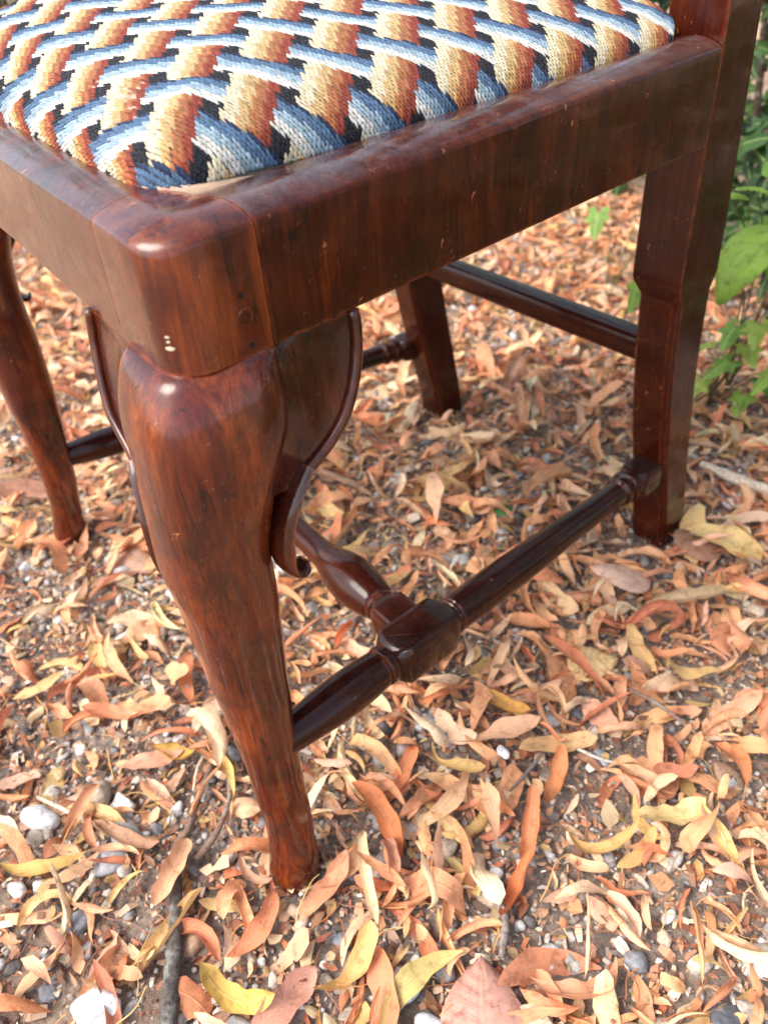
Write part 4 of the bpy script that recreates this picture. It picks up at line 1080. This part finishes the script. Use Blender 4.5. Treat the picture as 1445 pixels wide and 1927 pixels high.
for pts, rad, c, ro, lab, sd_ in TW:
    o = tube('twig', pts, rad, M['bark'], c, 12 if rad[1] > .003 else 8, ro, None, sd_); tag(o, lab, 'twig', 'twigs on the gravel')
def hero_stone(x, y, s, c, lab, seed, flat=.6, yaw=0, z=None):
    V, F = ico(3); s = s * .78; P = lumpy(V, seed, .30) * np.array([s * 1.15, s * .85, s * flat]); a = lambda t: np.array([float(t)])
    P = np.einsum('nij,nkj->nki', rotmats(a(math.radians(yaw)), a(.05), a(.1)), P[None])[0]
    o = link('pebble', mesh_np('pebble', P, F, M['stone'], np.repeat(c[None], len(V), 0))); o.location = (x, y, gh(x, y) + s * flat * .75 + .002 if z is None else z); tag(o, lab, 'stone', 'loose stones of the gravel')
hero_stone(.1010, .0130, .0150, lin(222, 224, 228), 'large rough white stone between two yellow leaves at the bottom', 3, .6, 110)
hero_stone(.0040, -.1420, .0190, lin(218, 218, 216), 'biggest chalky white stone in the bottom left corner', 4, .5, 40)
hero_stone(-.1513, -.1321, .0160, lin(206, 206, 204), 'rough white and grey flint near the left edge', 5, .6, 60)
hero_stone(-.1200, -.0760, .0140, lin(222, 220, 214), 'white crusted stone under the tan pointed leaf', 9, .55, 20)
hero_stone(.0246, .1670, .0066, lin(234, 234, 234), 'small smooth pure white pebble beside an orange leaf', 6, .7, 150, .012)
hero_stone(-.0820, -.1010, .0150, lin(150, 150, 152), 'smooth oval grey pebble left of the smooth tan leaf', 7, .5, 60)
hero_stone(.1640, .0640, .0150, lin(204, 182, 152), 'rounded buff stone right of the bow-shaped leaf', 8, .6, 30)
hero_stone(.2030, .0950, .0140, lin(186, 156, 122), 'heart-shaped tawny stone at the lower right', 12, .55, 80)
hero_stone(.0700, .2270, .0095, lin(150, 158, 168), 'dusty blue-grey stone right of the folded tan leaf', 10, .6, 10)
hero_stone(.1320, .0120, .0120, lin(214, 216, 218), 'white speckled stone near the bottom edge right of centre', 14, .6, 10)
hero_stone(-.5300, .0080, .0120, lin(70, 74, 84), 'dark slate-coloured pebble left of the far front foot', 15, .7, 10)
hero_stone(.2330, .1450, .0180, lin(96, 98, 106), 'dark grey smooth stone in the lower right corner', 16, .6, 60)

# ------------------------------------------------------------------ plants behind the chair
def ivy_outline():
    """five-lobed ivy leaf, stalk at the origin, tip along +x; fan of rings"""
    ang = np.radians([180, 150, 118, 95, 70, 48, 24, 10, 0, -10, -24, -48, -70, -95, -118, -150])
    rad = np.array([.05, .40, .52, .36, .60, .40, .62, .82, 1.0, .82, .62, .40, .60, .36, .52, .40])
    p = np.stack([np.cos(ang) * rad + .05, np.sin(ang) * rad], -1); return p
IV = ivy_outline()
def ivy_mesh_pts(curl):
    """centre + inner ring + outer ring"""
    V = [(0.12, 0, 0.0)]
    for f in (.5, 1.0):
        for x, y in IV: V.append((.12 * (1 - f) + x * f, y * f, -curl * (f * f) * (x * x + y * y) * .55 - (.05 * f * abs(math.sin(3 * math.atan2(y, x))))))
    return np.array(V)
K_ = len(IV); IVF = []
for i in range(K_):
    j = (i + 1) % K_; IVF += [(0, 1 + i, 1 + j), (1 + i, 1 + K_ + i, 1 + K_ + j), (1 + i, 1 + K_ + j, 1 + j)]
IVF = np.array(IVF)
IVUV = np.array([(0.2, 0)] + [((x * f) , y * f) for f in (.5, 1.0) for x, y in IV])
def frame_towards(nrm, spin):
    z = nrm / np.linalg.norm(nrm, axis=1, keepdims=True); h = np.stack([np.cos(spin), np.sin(spin), np.zeros_like(spin)], -1); x = h - z * (h * z).sum(1, keepdims=True); x /= np.linalg.norm(x, axis=1, keepdims=True) + 1e-9
    return np.stack([x, np.cross(z, x), z], -1)
def ivy_bank():
    root = empty('ivy_bank', (-.7, 1.3, 0)); tag(root, 'bank of dark green ivy and undergrowth growing behind the chair', 'ivy')
    line = np.array([(.62, .46), (.30, .66), (.02, .80), (-.20, .93), (-.45, 1.12), (-.80, 1.26), (-1.3, 1.32), (-1.9, 1.10), (-2.3, .70), (-2.6, .10)])
    seg = np.concatenate([[0], np.cumsum(np.linalg.norm(np.diff(line, axis=0), axis=1))])
    n = 9000; s = rng.uniform(0, seg[-1], n); bx, by = np.interp(s, seg, line[:, 0]), np.interp(s, seg, line[:, 1])
    dx = np.interp(s + .02, seg, line[:, 0]) - bx; dy = np.interp(s + .02, seg, line[:, 1]) - by; nn = np.hypot(dx, dy) + 1e-6; ox, oy = dy / nn, -dx / nn
    flip = np.sign(ox * (-.3 - bx) + oy * (.3 - by)); ox, oy = ox * flip, oy * flip      # unit vector towards the chair
    h = rng.uniform(0, 1, n) ** 1.15 * 1.35; depth = rng.uniform(-.02, .22, n) ** 1 - (.05 * np.sin(s * 7) + .04 * np.sin(s * 17 + h * 9)) + h * .10
    P = np.stack([bx - ox * depth, by - oy * depth, h + .015], -1); size = rng.uniform(.026, .052, n)
    nrm = np.stack([ox, oy, np.full(n, .75)], -1) + rng.normal(0, .45, (n, 3)); R = frame_towards(nrm, rng.uniform(0, 6.28, n))
    var = np.array([ivy_mesh_pts(c) for c in (.1, .35, .6)]); Vv = var[rng.integers(0, 3, n)] * size[:, None, None]
    W_ = np.einsum('nij,nkj->nki', R, Vv)
    pal = np.array([lin(46, 78, 38), lin(38, 66, 42), lin(58, 94, 40), lin(84, 120, 46), lin(108, 144, 54)]); c = pal[rng.choice(5, n, p=[.36, .30, .2, .1, .04])] * rng.uniform(.7, 1.15, (n, 1))
    u, v, d = project(P); vis = (u > 0) & (u < 767) & (v > 0) & (v < 560) & (d > .1)
    front = size / d - depth * .4
    order = np.argsort(-np.where(vis, front, -9))[:220]; ps = set(order.tolist())
    for i in order:
        o = bpy.data.objects.new('leaf', mesh_np('leaf', W_[i], IVF, M['green'], np.repeat(c[i][None], len(IVUV), 0), IVUV)); COL.objects.link(o); o.parent = root; o.location = Vector(P[i]) - root.location
    rest = np.array([i for i in range(n) if i not in ps]); m = len(rest); nv_ = len(IVUV)
    FF = (IVF[None] + (np.arange(m) * nv_)[:, None, None]).reshape(-1, 3)
    o = link('foliage', mesh_np('foliage', (W_[rest] + P[rest][:, None]).reshape(-1, 3), FF, M['green'], np.repeat(c[rest], nv_, 0), np.tile(IVUV, (m, 1))), root); tag(o, kind='stuff')
    for q in range(26):
        s0 = rng.uniform(.2, seg[-1] - .2); pts = []
        x, y = np.interp(s0, seg, line[:, 0]), np.interp(s0, seg, line[:, 1])
        for k in range(5): pts.append((x + .06 * math.sin(k + q) + .0 , y + .10 + .05 * math.cos(k * 1.3 + q), -.01 + k * .3))
        tube('stem', pts, [.007, .006, .005, .004, .003], M['bark'], lin(84, 66, 52), 7, .05, root, q)
ivy_bank()

# single plants nearer the chair
def leafy(name, base, leaves_, stemc, label, cat):
    root = empty(name, (base[0], base[1], 0)); tag(root, label, cat)
    for k, (x, y, z, L, yaw, tl, c, shape) in enumerate(leaves_):
        a = lambda t: np.array([float(t)])
        if shape == 'ivy':
            V = ivy_mesh_pts(.3) * L; R = rotmats(a(math.radians(yaw)), a(tl[0]), a(tl[1])); V = np.einsum('nij,kj->nki', R, V)[0]
            o = bpy.data.objects.new('leaf', mesh_np('leaf', V, IVF, M['green'], np.repeat(c[None], len(IVUV), 0), IVUV)); COL.objects.link(o); o.parent = root; o.location = (x - base[0], y - base[1], z)
        else:
            broad_leaf(x, y, L, yaw, c, '', .0012, True, .0, tl, 'green', z, 'leaf', root, droop=.35)
        m_ = ((base[0] + x) / 2 + .01, (base[1] + y) / 2, z * .7)
        tube('stem', [(base[0], base[1], -.01), m_, (x, y, z - .002)], [.0010, .0008, .0006], M['crumb'], stemc, 6, 0, root, k)
G1, G2, G3, G4 = lin(140, 176, 70), lin(112, 152, 58), lin(78, 122, 50), lin(158, 180, 78)
leafy('lime_seedling', (-.200, .760), [
    (-.138, .612, .214, .068, -100, (.95, .1), G1, 'b'), (-.098, .636, .248, .050, -70, (.6, .3), G2, 'b'), (-.118, .690, .290, .064, 20, (.3, .2), G2, 'b'), (-.170, .640, .272, .026, 150, (.2, .2), G1, 'b'), (-.140, .632, .284, .028, 40, (.2, -.2), G1, 'b'),
    (-.092, .650, .200, .046, -30, (.7, .1), G1, 'b'), (-.130, .700, .235, .050, 60, (.4, .1), G2, 'b'), (-.080, .668, .300, .050, 10, (.5, .2), G3, 'b')],
    lin(84, 84, 50), 'light green seedling with large heart-shaped veined leaf beside the rear leg', 'plant')
leafy('ivy_sprig', (-.20, .72), [
    (-.165, .690, .120, .034, -80, (.4, .2), G2, 'ivy'), (-.150, .700, .098, .030, -40, (.3, .1), G4, 'ivy'), (-.172, .705, .070, .036, -110, (.4, .0), G2, 'ivy'), (-.196, .700, .085, .030, 200, (.3, .1), G4, 'ivy'),
    (-.135, .720, .055, .030, -20, (.3, .1), G3, 'ivy'), (-.190, .680, .045, .034, -90, (.5, .1), G4, 'ivy'), (-.120, .735, .120, .032, 10, (.2, .3), G2, 'ivy'),
    (-.140, .690, .130, .030, -60, (.5, .1), G4, 'ivy'), (-.150, .715, .030, .032, -70, (.3, .2), G1, 'ivy'), (-.115, .700, .080, .034, -100, (.5, .2), G1, 'ivy'), (-.178, .722, .110, .028, 80, (.3, .2), G4, 'ivy')],
    lin(92, 84, 56), 'small pale green trailing sprig low on the ground right of the rear leg', 'plant')
leafy('ivy_shoot', (-.50, .88), [
    (-.466, .800, .155, .036, -60, (.9, .2), G2, 'ivy'), (-.400, .860, .150, .026, 20, (.4, .1), G3, 'ivy'), (-.440, .880, .185, .030, 60, (.5, .1), G3, 'ivy')],
    lin(110, 120, 70), 'green ivy shoot with lobed leaves seen below the side rail', 'plant')
leafy('small_weed', (-.270, .690), [
    (-.262, .640, .158, .036, -90, (1.0, .2), lin(120, 160, 50), 'ivy')], lin(110, 120, 70), 'single bright green lobed leaf peeping out left of the rear leg', 'plant')
leafy('far_weed', (-1.05, .25), [
    (-1.06, .235, .035, .040, 30, (.4, .1), G2, 'ivy'), (-1.00, .25, .03, .03, 200, (.3, .2), G4, 'ivy'), (-1.40, .26, .06, .05, 0, (.4, .1), G2, 'ivy'), (-1.45, .24, .05, .05, 100, (.4, .2), G3, 'ivy')], lin(110, 120, 70), 'blurred green weed far behind on the left, seen under the front rail', 'plant')
o = broad_leaf(-.188, .369, .020, 60, lin(70, 140, 70), 'tiny fresh green leaf lying under the seat', .0004, False, .012, mat='green')

# things that look alike and lie in the same place are told apart by their order in view
def tell_apart():
    groups = {}
    for o in COL.objects:
        if o.parent is None and o.get('label') and o.get('category') in ('leaf', 'stone'): groups.setdefault(o['label'], []).append(o)
    nth = ['first', 'second', 'third', 'fourth', 'fifth', 'sixth', 'seventh', 'eighth', 'ninth']
    for lab, os_ in groups.items():
        if len(os_) < 2: continue
        u, v, d = project(np.array([o.location[:] for o in os_]))
        if len(os_) == 2:
            a, b = (0, 1) if v[0] > v[1] else (1, 0)
            os_[a]['label'] = lab + ', the nearer one'; os_[b]['label'] = lab + ', the farther one'
        else:
            for k, i in enumerate(np.argsort(u)):
                os_[int(i)]['label'] = lab + ', ' + nth[min(k, 8)] + ' from left'
tell_apart()
